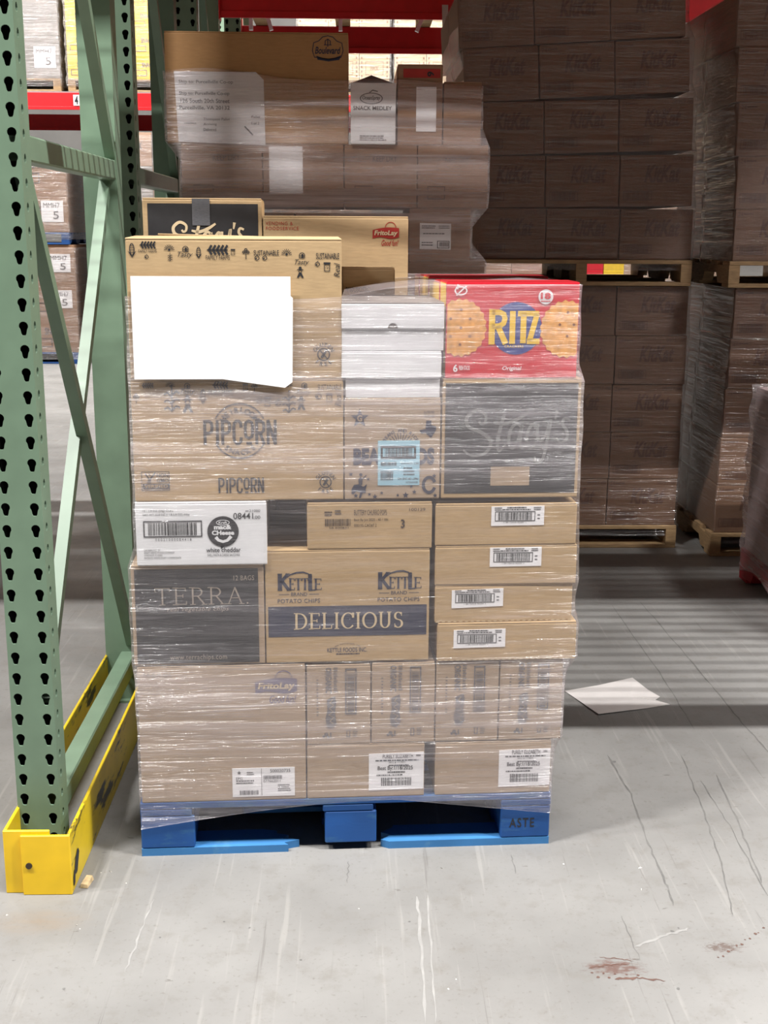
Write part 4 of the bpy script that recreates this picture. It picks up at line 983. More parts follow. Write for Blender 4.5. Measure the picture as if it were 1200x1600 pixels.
# looping script signature, drawn once in unit space then scaled
SCRIPT = [([(.12, .26), (.14, .31), (.18, .275), (.18, .15), (.09, .08), (.0, .20), (.02, .36), (.15, .46), (.24, .62), (.19, .81), (.06, .86), (-.03, .76)], [.05, .055, .06, .065, .075, .08, .085, .085, .085, .07, .055, .04]),
          ([(.26, .28), (.37, .31), (.50, .23), (.61, .11)], [.05, .08, .08, .05]),
          ([(.37, .13), (.335, .36), (.305, .62), (.325, .78), (.39, .66)], [.07, .08, .08, .06, .03]),
          ([(.535, .36), (.49, .31), (.43, .42), (.42, .64), (.46, .74), (.51, .58), (.545, .33), (.53, .62), (.555, .74), (.60, .62)], [.06, .07, .07, .07, .055, .055, .07, .065, .055, .03]),
          ([(.68, .40), (.655, .32), (.61, .42), (.595, .60), (.635, .74), (.70, .60)], [.06, .07, .07, .07, .055, .03]),
          ([(.70, .30), (.70, .52), (.735, .62), (.785, .48), (.825, .24), (.80, .58), (.76, .92), (.70, .98), (.68, .88)], [.07, .075, .06, .055, .07, .07, .07, .055, .04]),
          ([(.885, .08), (.87, .24)], [.08, .035]),
          ([(1.02, .25), (.965, .22), (.945, .32), (.99, .44), (.99, .58), (.93, .64), (.89, .56)], [.055, .065, .07, .075, .07, .055, .04])]
def smooth_pts(pts, ws, n=5):
    P, Wd = [], []
    for i in range(len(pts) - 1):
        p0 = pts[max(0, i - 1)]; p1 = pts[i]; p2 = pts[i + 1]; p3 = pts[min(len(pts) - 1, i + 2)]
        for j in range(n):
            t = j / n
            f = lambda a, b, c, d: 0.5 * (2 * b + (c - a) * t + (2 * a - 5 * b + 4 * c - d) * t * t + (3 * b - a - 3 * c + d) * t ** 3)
            P.append((f(p0[0], p1[0], p2[0], p3[0]), f(p0[1], p1[1], p2[1], p3[1]))); Wd.append(ws[i] + (ws[i + 1] - ws[i]) * t)
    P.append(pts[-1]); Wd.append(ws[-1]); return P, Wd
def signature(k, x0, y0, x1, y1, wk=1.0):
    for pts, ws in SCRIPT:
        P, Wd = smooth_pts(pts, ws); sc = (y1 - y0)
        k.stroke([(x0 + p * (x1 - x0), y0 + q * (y1 - y0)) for p, q in P], [w * sc * wk for w in Wd])
K_ = C('cardboard_box', 'black-faced snack carton with grey script under glossy film', 'box', 0.728, 1.052, 0.8975, 1.179, (690, 592, 905, 780), mat=KRAFT)
k = Ink(); k.rect(694.5, 599, 900, 772); pn = K_.ink('black_panel', PANEL_INK, k, 0.0006)
k = Ink(); signature(k, 728, 634, 886, 725, 0.75); K_.sub_ink('script', plain('grey_script', srgb(116, 116, 114), 0.6), k, pn, 0.0013)
K_.label_sheet(767, 730, 828, 760, KRAFT_D, 'patch')

# --- top: white trays, red cracker cartons, second snack carton
GREY_BOARD = plain('grey_board_inside', srgb(120, 112, 106), 0.7)
LS = [('flat white carton with a thumb notch, topmost of the white stack', 0.495, 0.729, 1.293, 1.352, (533, 473, 697, 514), 0.000),
      ('flat white carton directly under the notched one', 0.495, 0.729, 1.243, 1.2925, (533, 513, 697, 550), 0.004),
      ('flat white carton, third from the top of the white stack', 0.495, 0.724, 1.182, 1.2425, (533, 548, 692, 590), 0.0),
      ('flat white carton, lowest of the white stack', 0.504, 0.722, 1.1355, 1.1815, (540, 590, 688, 621), 0.005)]
for i, (lb, a_, b_, z0_, z1_, rc, w_) in enumerate(LS):
    c = C('white_box', lb, 'box', a_, b_, z0_, z1_, rc, w0=w_, d=0.31, mat=WHITE_BOARD, group='flat white cartons', bev=0.002, flapmat=GREY_BOARD if i == 0 else None)
    # folded-down front panel, the top one with a half-round thumb notch
    w, h = c.w, c.h; pts = [(0.001, 0.001), (w - 0.001, 0.001), (w - 0.001, h - 0.006), (0.001, h - 0.006)]
    if i == 0:
        n = 10; arc = [(w / 2 - 0.012 * math.cos(math.pi * j / n), 0.001 + 0.012 * math.sin(math.pi * j / n)) for j in range(n + 1)]
        pts = [(0.001, 0.001)] + arc + pts[1:]
    t_ = tessellate_polygon([[Vector((*p, 0)) for p in pts]]); m = len(pts)
    V = [(x, -0.003, z) for x, z in pts] + [(x, -0.0002, z) for x, z in pts]
    link('front_panel', poly_mesh(V, [tuple(f) for f in t_] + [(j, (j + 1) % m, m + (j + 1) % m, m + j) for j in range(m)]), WHITE_BOARD, c.o)
    if i == 0:
        kk = Ink(); kk.disc(614, 514, 8.2, 8.2); arcv = [(x, min(y, 513.4)) for x, y in kk.v]; kk.v = arcv; kk.build('notch', GREY_BOARD, c.o, c.fm, 0.0006)
def ritz_face(c):
    k = Ink(); k.disc(792 + 14, 512, 40, 41); c.ink('blue_disc', RITZ_BLUE, k, 0.0006)
    k = Ink()
    def cracker(cx, cy, r, ry, x0, x1):
        n = 88; pts = []
        for j in range(n):
            a = 2 * math.pi * j / n; s = 1 + 0.035 * math.sin(a * 22)
            pts.append((min(max(cx + r * s * math.cos(a), x0), x1), cy + ry * s * math.sin(a)))
        k.poly(pts)
    cracker(719, 511, 40, 44, 698.5, 900); cracker(884, 513, 40, 44, 700, 902)
    cr_ = c.ink('cracker_picture', CRACKER, k, 0.0009)
    k = Ink()
    for (x, y) in ((720, 483), (734, 497), (720, 511), (734, 524), (704, 497), (704, 524), (719, 537), (886, 487), (874, 506), (896, 506), (886, 524)): k.disc(x, y, 2.2, n=10)
    c.sub_ink('cracker_holes', CRACKER_HOLE, k, cr_, 0.0013)
    k = Ink()
    k.stroke([(768, 482), (768, 537)], 9.5); k.stroke([(768, 487), (780, 487), (786, 490), (788, 497), (786, 504), (780, 508), (768, 509)], 8.5); k.stroke([(777, 508), (790, 536)], 9.0)
    k.stroke([(800, 485), (800, 536)], 9.0); k.stroke([(808, 489), (828, 489)], 8.5); k.stroke([(817, 487), (817, 535)], 9.0)
    k.stroke([(825, 489), (841, 489)], 8.5); k.stroke([(838, 489), (827, 532)], 8.5); k.stroke([(823, 532), (843, 532)], 8.5)
    k.text('CRACKERS', 788, 538, 818, 542)
    c.ink('lettering', RITZ_YEL, k, 0.0015)
    k = Ink(); k.disc(850.5, 463, 11.5)
    k.ring(719, 454, 9, 2.0, 0, 360, 6); k.stroke([(712, 461), (727, 447)], 2.0); k.stroke([(711, 449), (717, 446)], 1.5); k.stroke([(714, 444), (714, 452)], 1.5)
    k.text('6', 709, 568, 716, 580, 0.03); k.text('FRESH STACKS', 718, 570, 735, 577, 0.02); k.text('Original', 786, 571, 816, 579, 0.015, 0.2)
    wd_ = c.ink('white_print', LABEL, k, 0.0015)
    k = Ink(); k.text('18', 842.5, 456.5, 858, 466.5, 0.04); k.lines(843, 469, 858, 1, 1, 1.6, 0); c.sub_ink('count', RITZ_RED, k, wd_, 0.0021)
for i in range(6):
    w_ = i * 0.117
    c = C('cracker_box', 'large red cracker carton with yellow lettering over a blue disc, front of its row' if i == 0 else 'red cracker carton, %s from the front of its row, yellow end panel showing' % ('', 'second', 'third', 'fourth', 'fifth', 'sixth')[i], 'box', 0.733 - 0.002 * (i % 2), 1.038, 1.180, 1.397 - (0.004 * (i % 3) if i else 0), (697, 441, 903, 590), w0=w_, d=0.115, mat=RITZ_RED, flaps=False, group='red cracker cartons', bev=0.0015)
    k = Ink(); k.rect(0.006, 0.004, 0.113, c.h - 0.004)
    # yellow end panel with red wave
    yp = link('end_panel', poly_mesh([(-0.0006, 0.006, 0.003), (-0.0006, 0.110, 0.003), (-0.0006, 0.110, c.h - 0.003), (-0.0006, 0.006, c.h - 0.003)], [(0, 1, 2, 3)]), RITZ_YEL, c.o)
    link('end_mark', poly_mesh([(-0.001, 0.03, 0.03), (-0.001, 0.085, 0.03), (-0.001, 0.085, c.h - 0.07), (-0.001, 0.03, c.h - 0.05)], [(0, 1, 2, 3)]), RITZ_DARK, yp)
    part_box('lid', RITZ_DARK, c.o, 0.002, c.w - 0.002, 0.002, 0.112, c.h, c.h + 0.0015)
    if i == 0: ritz_face(c)
N_ = C('cardboard_box', 'cardboard snack carton with a border of farm icons and a blank white sheet', 'box', 0.020, 0.496, 1.1795, 1.487, (200, 376, 534, 592), d=0.40, mat=KRAFT, flaps=False)
# slightly raised flaps on top
f1 = part_box('flap', KRAFT, N_.o, 0.0, N_.w, 0.0, 0.19, 0.0, 0.004, 0.001); f1.location = (0, 0, N_.h); f1.rotation_euler = (R_(1.2), 0, 0)
f2 = part_box('flap', KRAFT, N_.o, 0.05, 0.30, 0.0, 0.18, 0.0, 0.004, 0.001); f2.location = (0, 0.205, N_.h + 0.010); f2.rotation_euler = (R_(-1), R_(1.2), 0)
k = Ink()
icons(k, 0, 0, 1, 1, [('corn', 210, 394, 11), ('wheat', 234, 384, 12), ('apple', 232, 402, 5), ('sun', 267, 391, 9), ('stalk', 268, 402, 6), ('barn', 292, 390, 7), ('corn', 312, 397, 9), ('wheat', 341, 391, 16), ('jar', 365, 394, 6), ('leaf', 385, 396, 9),
    ('apple', 402, 403, 6), ('apple', 414, 403, 6), ('sun', 448, 397, 9), ('barn', 472, 399, 7), ('scarecrow', 469, 424, 9), ('apple', 496, 412, 6), ('jar', 511, 416, 9)])
k.text('FAMILY FARMS', 220, 391, 248, 395.5); k.text('Tasty', 280, 394, 303, 404, 0, 0.4); k.text('FAMILY FARMS', 323, 399, 360, 406); k.text('SUSTAINABLE', 397, 391, 436, 399, 0.008)
k.text('Tasty', 461, 405, 483, 415, 0, 0.4); k.text('SUSTAINABLE', 494, 395, 530, 404, 0.008); k.text('Real', 522, 410, 531, 432, 0, 0.3, rot=1)
N_.ink('print', BLACK_INK, k)
k = Ink(); gluten(k, 505, 553, 18); N_.ink('emblem', BLACK_INK, k)
# blank paper sheet stuck on the front, lower corner peeling over the carton below
def sheet(label, pts, w, mat, rectbox, name='paper_sheet', thick=0.0008):
    q = [rectbox.fm(*p) for p in pts]; base = rectbox.o.location
    n = len(q); V = [(a, -w if i < 99 else -w, b) for i, (a, b) in enumerate(q)] + [(a, -w + thick, b) for a, b in q]
    Fc = [tuple(range(n)), tuple(range(2 * n - 1, n - 1, -1))] + [(i, (i + 1) % n, n + (i + 1) % n, n + i) for i in range(n)]
    o = link(name, poly_mesh(V, Fc), mat); o.location = base; o.rotation_euler = rectbox.o.rotation_euler; tag(o, label, 'paper'); return o
sheet('large blank white sheet stuck over the front of the icon-printed carton', [(207, 431), (453.5, 431), (453.5, 461), (457, 464), (455, 596), (443, 605), (345, 591), (207, 591)], 0.0125, PAPER, N_)

# cartons standing further back on the same pallet
BACK = 0.47
def plain_back(label, u0, u1, w0, d, z0, z1, m=KRAFT_D):
    c = Carton('cardboard_box', label, 'box', FR, u0, u1, w0, d, z0, z1, None, m, 'plain cartons at the back of the front pallet', tape=True); LOAD.append(c.box)
for zi, (z0_, z1_) in enumerate(((0.1425, 0.492), (0.4925, 0.836), (0.8365, 1.1795))):
    for (a_, b_) in ((0.01, 0.335), (0.34, 0.672), (0.677, 1.010)):
        plain_back('plain cardboard carton in the hidden rear rows of the front pallet', a_, b_, 0.475, 0.70, z0_, z1_)
O_ = Carton('cardboard_box', 'black-panelled snack carton with beige script and grey tape, behind the icon carton', 'box', FR, 0.004, 0.309, 0.48, 0.33, 1.180, 1.588, (222, 310, 410, 560), KRAFT, tape=False)
k = Ink(); k.rect(230, 318.5, 404, 545); pn = O_.ink('black_panel', PANEL_INK, k, 0.0006)
k = Ink(); signature(k, 270, 342, 379, 406, 0.95); O_.sub_ink('script', BEIGE_INK, k, pn, 0.0013)
k = Ink(); k.rect(300, 310.5, 328, 352); O_.ink('tape', GREY_TAPE, k, 0.0018)
P_ = Carton('cardboard_box', 'tall kraft carton with red chip-bag logo, behind the white trays', 'box', FR, 0.312, 0.690, 0.48, 0.40, 1.180, 1.545, (410, 338, 640, 563), KRAFT)
chip_bag_logo(P_, 583, 346, 625, 377, RED_INK)
k = Ink(); k.text('VENDING &\nFOODSERVICE', 414, 347, 466, 360, space=1.2); P_.ink('lettering', RED_INK, k)
Q_ = Carton('cardboard_box', 'small kraft carton stamped with a code, leaning before the tall logo carton', 'box', FR, 0.511, 0.643, 0.33, 0.10, 1.1355, 1.419, (535, 418, 617, 596), KRAFT, flaps=True)
k = Ink(); k.text('V10USORSC', 541, 448, 578, 456, 0.02); Q_.ink('lettering', BROWN_INK, k)

# stretch film round the load
def film_low(u, w):
    if w < 0.15:
        t = min(max(u / 1.02, 0), 1)
        return 0.075 + 0.062 * math.sin(min(1, t / 0.62) * math.pi / 2) - 0.05 * max(0, (t - 0.62) / 0.38)
    return 0.09 + 0.01 * math.sin(u * 6)
def film_top(u, w):
    return 1.362 + 0.034 * min(max((u - 0.50) / 0.20, 0), 1) + 0.004 * math.sin(u * 14)
sleeve('stretch_film', 'clear stretch film wound around the cartons on the blue pallet', FR, LOAD, film_low, film_top, FILM, dz=0.010, nth=200)

# ================================================================== SECOND PALLET (behind the front one)
SY = 4.25
F2 = Frame((-0.60, SY, 0), 0.0)
stringer_pallet('wooden pallet under the wrapped mixed load behind the front pallet', (-0.575, SY, 0), 0, 1.03, 1.15, WOOD, h=0.14)
L2 = []
def S(name, label, x0, x1, z0, z1, rect, w0=0.0, d=0.5, mat=KRAFT_R, **k):
    c = Carton(name, label, 'box', F2, x0 + 0.60, x1 + 0.60, w0, d, z0, z1, rect, mat, **k); L2.append(c.box); return c
for zi, (z0_, z1_) in enumerate(((0.141, 0.50), (0.5005, 0.86), (0.8605, 1.22))):
    for (a_, b_) in ((-0.57, -0.065), (-0.06, 0.44)):
        for w_ in (0.0, 0.56):
            S('cardboard_box', 'brown carton low in the wrapped mixed load behind the front pallet', a_, b_, z0_, z1_, None, w_, 0.55, group='brown cartons low in the mixed load')
for (a_, b_) in ((-0.57, -0.20), (-0.195, 0.185)):
    S('cardboard_box', 'brown carton in the middle layer of the mixed load, hidden by the tall logo carton', a_, b_, 1.2205, 1.566, None, 0.0, 0.55, group='brown cartons low in the mixed load')
S('cardboard_box', 'brown carton at the right end of the mixed load, under the labelled carton', 0.19, 0.452, 1.2205, 1.408, (640, 408, 758, 492), 0.0, 0.55)
c = S('cardboard_box', 'small brown carton with pale label at the end of the mixed load', 0.19, 0.40, 1.4085, 1.584, (640, 325, 735, 408), 0.0, 0.55)
def lab_r(k):
    k.lines(660, 352, 682, 2, 3, 1.4, 0.1, 3); k.lines(686, 352, 703, 2, 3, 1.4, 0.1, 4); k.lines(662, 364, 700, 1, 2, 1.4, 0.2, 5); k.frame(684, 376, 703, 388, 1.0); k.barcode(687, 378, 702, 385, seed=66); k.lines(660, 378, 678, 2, 4, 1.5, 0.2, 8)
sticker(c, 657, 349, 705, 390, lab_r, skew=-1)
for i, (a_, b_) in enumerate(((-0.575, -0.305), (-0.302, -0.032), (-0.029, 0.215), (0.218, 0.455))):
    z0_ = 1.5855
    c = S('cardboard_box', ['wrapped brown carton layer, first beside the green frame, under the crown-logo carton', 'wrapped brown carton in the same layer, with a pale square patch', 'wrapped brown carton in the same layer, under the white snack carton', 'wrapped brown carton at the bulging end of its layer'][i], a_, b_, z0_, 1.79, (283 + 120 * i, 222, 403 + 120 * i, 326), 0.0, 0.55)
    if i == 1: c.label_sheet(412, 226, 462, 304, LABEL, 'label')
    if i in (0, 2, 3):
        k = Ink(); k.text('KEEP DRY', 330 + 120 * i, 240, 370 + 120 * i, 250); k.frame(300 + 120 * i, 290, 330 + 120 * i, 312, 1.2); c.ink('print', BROWN_INK, k)
S_ = S('cardboard_box', 'wide kraft carton with crown badge logo on top of the mixed load', -0.62, -0.016, 1.7905, 2.142, (258, 50, 545, 224), 0.0, 0.50, mat=kraft('kraft_board_upper', srgb(160, 122, 82)))
k = Ink()
badge = [(491, 66), (499, 63), (505, 57), (513, 55), (521, 57), (527, 63), (535, 66), (537, 78), (534, 88), (514, 91), (492, 88), (489, 78)]
k.stroke(badge, 1.3, True); k.poly([(495, 86), (504, 89), (514, 90.5), (524, 89), (534, 85), (531, 92), (514, 94.5), (497, 92)])
k.stroke([(509, 69), (509, 63), (513, 60), (517, 63), (517, 69)], 1.4); k.stroke([(513, 60), (513, 72)], 1.4); k.stroke([(507, 69), (519, 69)], 1.2)
k.text('Boulevard', 493, 72, 533, 83, 0.02, 0.25)
S_.ink('badge', NAVY_INK, k)
def ship_to(k):
    k.text('Ship to: Purcellville Co-op', 279, 125, 364, 132); k.text('Ship to: Purcellville Co-op', 279, 143, 358, 150, 0.012); k.text('126 South 20th Street', 281, 154, 358, 161, 0.012); k.text('Purcellville, VA 20132', 279, 165, 358, 172, 0.012)
    k.text('Thompson Pallet', 316, 184, 358, 189.5); k.text('Arriving', 316, 192, 337, 197); k.text('Delivered', 316, 200, 336, 205)
    k.text('Pallet', 392, 180, 406, 184); k.text('1 of 2', 392, 190, 404, 194); k.stroke([(381, 197), (394, 211)], 2.2); k.lines(286, 192, 306, 1, 2, 1.2, 0.4)
s_ = Ink(); s_.poly([(272, 112), (400, 112), (412, 124), (413.5, 227), (276, 222)]); sh_ = S_.ink('address_sheet', plain('grey_white_paper', srgb(214, 210, 212), 0.5, var=0.01), s_, 0.0012)
k = Ink(); ship_to(k); S_.sub_ink('address_print', plain('faded_ink', srgb(92, 88, 92), 0.6), k, sh_, 0.0018)
T_ = S('white_box', 'narrow white snack carton with oval emblem on the mixed load', -0.008, 0.142, 1.7905, 1.986, (550, 130, 620, 228), -0.01, 0.4, mat=WHITE_BOARD, flaps=False)
k = Ink(); k.ring(582, 155, 17, 1.5, 0, 360, 8.5); k.text('OceanSpray', 568, 150.5, 596, 159, 0.02, 0.2); k.stroke([(579, 146), (584, 142), (592, 144)], 2); k.text('SNACK MEDLEY', 554, 167, 614, 173.5, 0.02)
k.lines(564, 214, 607, 3, 3.2, 1.5, 0.2, 5); T_.ink('print', GREY_INK, k)
gf = link('flap', poly_mesh([(0.002, 0.02, T_.h), (T_.w - 0.004, 0.02, T_.h), (0.07, 0.10, T_.h + 0.035), (0.002, 0.024, T_.h), (T_.w - 0.004, 0.024, T_.h), (0.07, 0.104, T_.h + 0.035)], [(0, 1, 2), (5, 4, 3), (0, 3, 4, 1), (1, 4, 5, 2), (2, 5, 3, 0)]), plain('grey_flap', srgb(110, 108, 116), 0.7), T_.o)
U_ = S('cardboard_box', 'upright carton with red printed top band and a sideways 9', 0.148, 0.298, 1.7905, 2.046, (620, 100, 692, 226), 0.0, 0.4, flaps=False)
k = Ink(); k.rect(629, 107, 688, 121); U_.ink('red_band', RED_INK, k); k = Ink(); k.text('9', 667, 111, 678, 119, 0.03, rot=1); U_.ink('number', BLACK_INK, k, 0.0014)
U_.label_sheet(650, 135, 682, 205, LABEL, 'label')
V_ = S('cardboard_box', 'small grey-looking wrapped carton at the outer end of the mixed load', 0.302, 0.428, 1.7905, 1.992, (692, 128, 752, 220), 0.0, 0.4)
F2LOW = lambda u, w: 0.10
def f2top(u, w): return 2.02 - 0.03 * min(max((u - 0.1) / 0.5, 0), 1) + 0.008 * math.sin(u * 11)
sleeve('stretch_film', 'milky stretch film wound around the mixed load behind the front pallet', F2, L2, F2LOW, f2top, FILM_B, dz=0.014, nth=160, wob=0.0025)

# ================================================================== CANDY CARTON STACKS
def candy_ink(w, h):
    k = Ink()
    k.text('KitKat', w * 0.33, -h * 0.80, w * 0.82, -h * 0.46, 0.035, 0.3)
    k.text('24', w * 0.03, -h * 0.94, w * 0.10, -h * 0.86); k.lines(w * 0.11, -h * 0.92, w * 0.24, 1, 1, h * 0.03, 0); k.text('00757-00', w * 0.70, -h * 0.95, w * 0.97, -h * 0.88)
    k.barcode(w * 0.05, -h * 0.30, w * 0.44, -h * 0.12, w * 0.008, seed=71, fy=h * 0.015)
    return k
CW, CH, CD = 0.341, 0.230, 0.50
CM = box_mesh(CW - 0.004, CD, CH - 0.0045, 0.004, 2); CM.materials.append(KRAFT_C)
ck = candy_ink(CW, CH); CI = poly_mesh([(x, -0.0008, -y) for x, y in ck.v], ck.f); CI.materials.append(CANDY_INK)
CFL = box_mesh(CW - 0.006, CD / 2 - 0.003, 0.0035, 0.0008); CFL.materials.append(KRAFT_C)
def candy_stack(label, cn, x0, y0, z0, rows, rz=0.0, lean=0.0, cols=3, deep=2, shift=None, fan=0.0, grp=None):
    fr = Frame((x0, y0, 0), rz); boxes = []
    for r in range(rows):
        sh = (shift[r] if shift else 0.0)
        ang = fan[r] if fan else 0.0
        for c_ in range(cols):
            for d_ in range(deep):
                u = c_ * CW + sh + random.uniform(-0.0012, 0.0012); w = d_ * (CD + 0.01) + random.uniform(0, 0.006)
                z = z0 + r * CH
                if fan: z += (c_ * CW) * math.sin(ang) * 1.0
                o = link('candy_carton', CM); o.location = fr.pt(u, w, z); o.rotation_euler = (0, -ang, rz)
                rn = ('bottom row', 'second row up', 'middle row', 'second row down', 'top row')[r]
                tag(o, 'brown candy carton, %s, %s%s, %s' % (rn, cn[c_], ' rear' if d_ else '', label), 'box', grp)
                if d_ == 0: link('print', CI, None, o)
                for y in (0.001, CD / 2 + 0.002):
                    f_ = link('flap', CFL, None, o); f_.location = (0.001, y, CH - 0.0045)
                boxes.append((u, u + CW, w, w + CD, z, z + CH + (CW * math.sin(ang) if fan else 0)))
    return fr, boxes
KX, KY = 0.556, 5.75
stringer_pallet('wooden pallet on the floor under the candy carton stack behind the cracker boxes', (KX - 0.01, KY - 0.01, 0), 0, 1.035, 1.05, WOOD, h=0.112)
fr, bx = candy_stack('floor stack behind cracker boxes', ('mixed-load side','middle','gap side'), KX, KY, 0.1125, 5, grp='candy cartons in the lower stack', shift=(0, 0.004, 0.0, 0.006, 0.0))
sleeve('stretch_film', 'stretch film around the floor-level candy carton stack behind the cracker boxes', fr, bx, lambda u, w: 0.06, lambda u, w: 1.262, FILM_K, dz=0.02, nth=90)
zt = 0.1125 + 5 * CH + 0.002
stringer_pallet('wooden pallet sandwiched between the two candy carton stacks behind the cracker boxes', (KX - 0.01, KY - 0.02, zt), 0, 1.03, 1.05, WOOD, h=0.118)
fr, bx = candy_stack('upper stack on it, below red beam', ('mixed-load side','middle','gap side'), KX + 0.01, KY, zt + 0.119, 5, grp='candy cartons in the upper stack', shift=(-0.012, -0.022, -0.034, -0.062, -0.092), fan=(0, R_(0.8), R_(1.8), R_(3.2), R_(3.6)))
sleeve('stretch_film', 'stretch film around the upper candy carton stack below the red beam', fr, bx, lambda u, w: zt + 0.07, lambda u, w: 3.0, FILM_K, dz=0.02, nth=90)
# right-hand stacks
RX, RY = 1.725, 5.60
stringer_pallet('wooden pallet on the floor under the second candy stack, beside the red pallet', (RX - 0.02, RY - 0.02, 0), 0, 1.07, 1.05, WOOD, h=0.112)
fr, bx = candy_stack('floor stack by red pallet', ('gap side','middle','outer side'), RX, RY, 0.1125, 5, grp='candy cartons beside the red pallet', shift=(0, 0.004, 0.010, 0.018, 0.024))
sleeve('stretch_film', 'loose shiny stretch film around the floor-level stack beside the red pallet', fr, bx, lambda u, w: 0.06, lambda u, w: 1.262, FILM_K, dz=0.02, nth=90, wob=0.002)
stringer_pallet('wooden pallet lying on top of the candy stack beside the red pallet', (RX - 0.02, RY - 0.02, zt), 0, 1.06, 1.05, WOOD, h=0.118)
fr, bx = candy_stack('upper stack by red pallet', ('gap side','middle','outer side'), RX, RY, zt + 0.119, 5, grp='candy cartons high above the red pallet side', shift=(0, -0.006, -0.018, -0.035, -0.05))
sleeve('stretch_film', 'stretch film around the high candy stack on the side of the red pallet', fr, bx, lambda u, w: zt + 0.07, lambda u, w: 3.0, FILM_K, dz=0.02, nth=90, wob=0.002)

# red pallet with a low film-covered load at the side
stringer_pallet('dark red pallet under a grey film-covered load at the lane edge', (1.735, 4.22, 0), 0, 1.05, 1.0, RED_PALLET, h=0.14)
FRR = Frame((1.745, 4.23, 0), 0.0); bxr = []
for r in range(3):
    for c_ in range(2):
        for d_ in range(2):
            cc = Carton('grey_carton', 'grey carton under loose film on the dark red pallet', 'box', FRR, c_ * 0.51, c_ * 0.51 + 0.505, d_ * 0.49, 0.485, 0.1405 + r * 0.24, 0.1405 + r * 0.24 + 0.2395, None, plain('grey_board', srgb(150, 132, 132), 0.7) if 'grey_board' not in MATS else MATS['grey_board'], group='grey cartons on the red pallet'); bxr.append(cc.box)
sleeve('stretch_film', 'loose purplish stretch film draped around the load on the dark red pallet', FRR, bxr, lambda u, w: 0.03 + 0.05 * math.sin(w * 5 + 1) ** 2, lambda u, w: 0.87, FILM_B, dz=0.02, nth=90, wob=0.008, off=0.012)

# ================================================================== LOADS ON THE HIGH LEVEL (above the photograph; unseen, added to shade the lanes and back stacks)
def shade_loads(nm, a_, b_, y0, z, depth=1.25, beams=True, rows=4, n=3):
    if beams:
        beam('unseen upper red front beam ' + nm, a_, b_, y0 + 0.04, z - 0.132, z - 0.002, grp='upper red beams'); beam('unseen upper red rear beam ' + nm, a_, b_, y0 + depth - 0.06, z - 0.132, z - 0.002, grp='upper red beams')
    for i in range(n):
        x = a_ + 0.09 + i * (b_ - a_ - 0.1) / 3
        t = empty('unseen_pallet_load', (x, y0, z)); tag(t, 'unseen carton load added for shade, high level ' + nm, 'pallet load', 'unseen high loads ' + nm)
        for s_ in (0.0, 0.5, 1.0): part_box('runner', WOOD, t, s_, s_ + 0.09, 0, depth, 0, 0.12)
        for r in range(rows):
            for q in range(2): part_box('carton', KRAFT_R, t, q * 0.565, q * 0.565 + 0.56, 0.0, depth, 0.1205 + r * 0.36, 0.1205 + r * 0.36 + 0.358, 0.004)
shade_loads('over the empty bay', -4.45, -0.81, 2.60, 4.392, n=2)
shade_loads('over the front pallet bay', BX0, BX1, 2.60, 4.392)
shade_loads('over the mixed load', BX0, BX1, 4.12, 2.90, 1.06)
shade_loads('over the second dark red beam', BX0, BX1, 6.74, 2.754, 1.40, beams=False)
shade_loads('over the empty bay, second frame', -4.45, -0.81, 4.12, 3.15, 1.06)
shade_loads('over the empty bay, farthest frame', -4.45, -0.81, 8.10, 3.42, 1.06)

# ================================================================== FAR AISLE
FY = 14.0
def far_upright(x, label):
    t = empty('storage_rack', (x, FY, 0)); tag(t, label, 'storage rack', 'far green rack frames')
    f = link('upright', UPM, None, t)
    r = link('upright', UPM, None, t); r.location = (COLW, 1.1, 0); r.rotation_euler = (0, 0, math.pi)
    for z in (0.165, 1.65, 3.16): part_box('strut', GREEN, t, 0.03, 0.07, COLD, 1.1 - COLD, z, z + 0.05)
    for z in (0.25, 1.75): link('brace', bar_mesh((0.05, COLD, z), (0.05, 1.1 - COLD, z + 1.3), 0.03, 0.03), GREEN, t)
for x in (-5.2, -1.45, 2.3): far_upright(x, 'green rack frame across the far aisle')
for (a_, b_, lb) in ((-5.1, -1.45, 'bright red beam with number tag across the far aisle'), (-1.35, 2.3, 'bright red far-aisle beam seen past the wrapped stacks')):
    t = beam(lb, a_, b_, FY - 0.01, 2.80, 2.95, grp='far red beams'); beam('rear red beam of the far aisle rack ' + ('with the number tag' if a_ < -4 else 'past the wrapped stacks'), a_, b_, FY + 1.0, 2.66, 2.81, grp='far red beams')
    if a_ < -4:
        p0 = at_y(114, 148, FY - 0.03); p1 = at_y(124.5, 165, FY - 0.03)
        tg = part_box('number_tag', LABEL, t, p0.x - a_, p1.x - a_, -0.016, -0.0125, p1.z - 2.80, p0.z - 2.80)
        k = Ink(); k.text('4', p0.x - a_ + 0.015, -(p0.z - 2.80) + 0.012, p1.x - a_ - 0.015, -(p1.z - 2.80) - 0.012, 0.03); k.build('number', BLACK_INK, tg, lambda x, y: (x, -y), 0.018)
    # deck lip
    o = link('wire_deck', box_mesh(b_ - a_ - 0.04, 1.0, 0.012), GALV); o.location = (a_ + 0.02, FY + 0.005, 2.951); tag(o, 'wire deck on the far rack ' + ('beside the number tag' if a_ < -4 else 'behind the wrapped stacks'), 'wire deck')
LIGHT_BOARD = kraft('pale_board', srgb(208, 186, 150)); GREY_WRAP = plain('grey_wrapped_board', srgb(140, 134, 130), 0.5, var=0.14, scale=6)
YEL_BOARD = plain('yellow_board', srgb(228, 190, 50), 0.5, var=0.06); PINK_BOARD = kraft('pinkish_board', srgb(176, 146, 126))
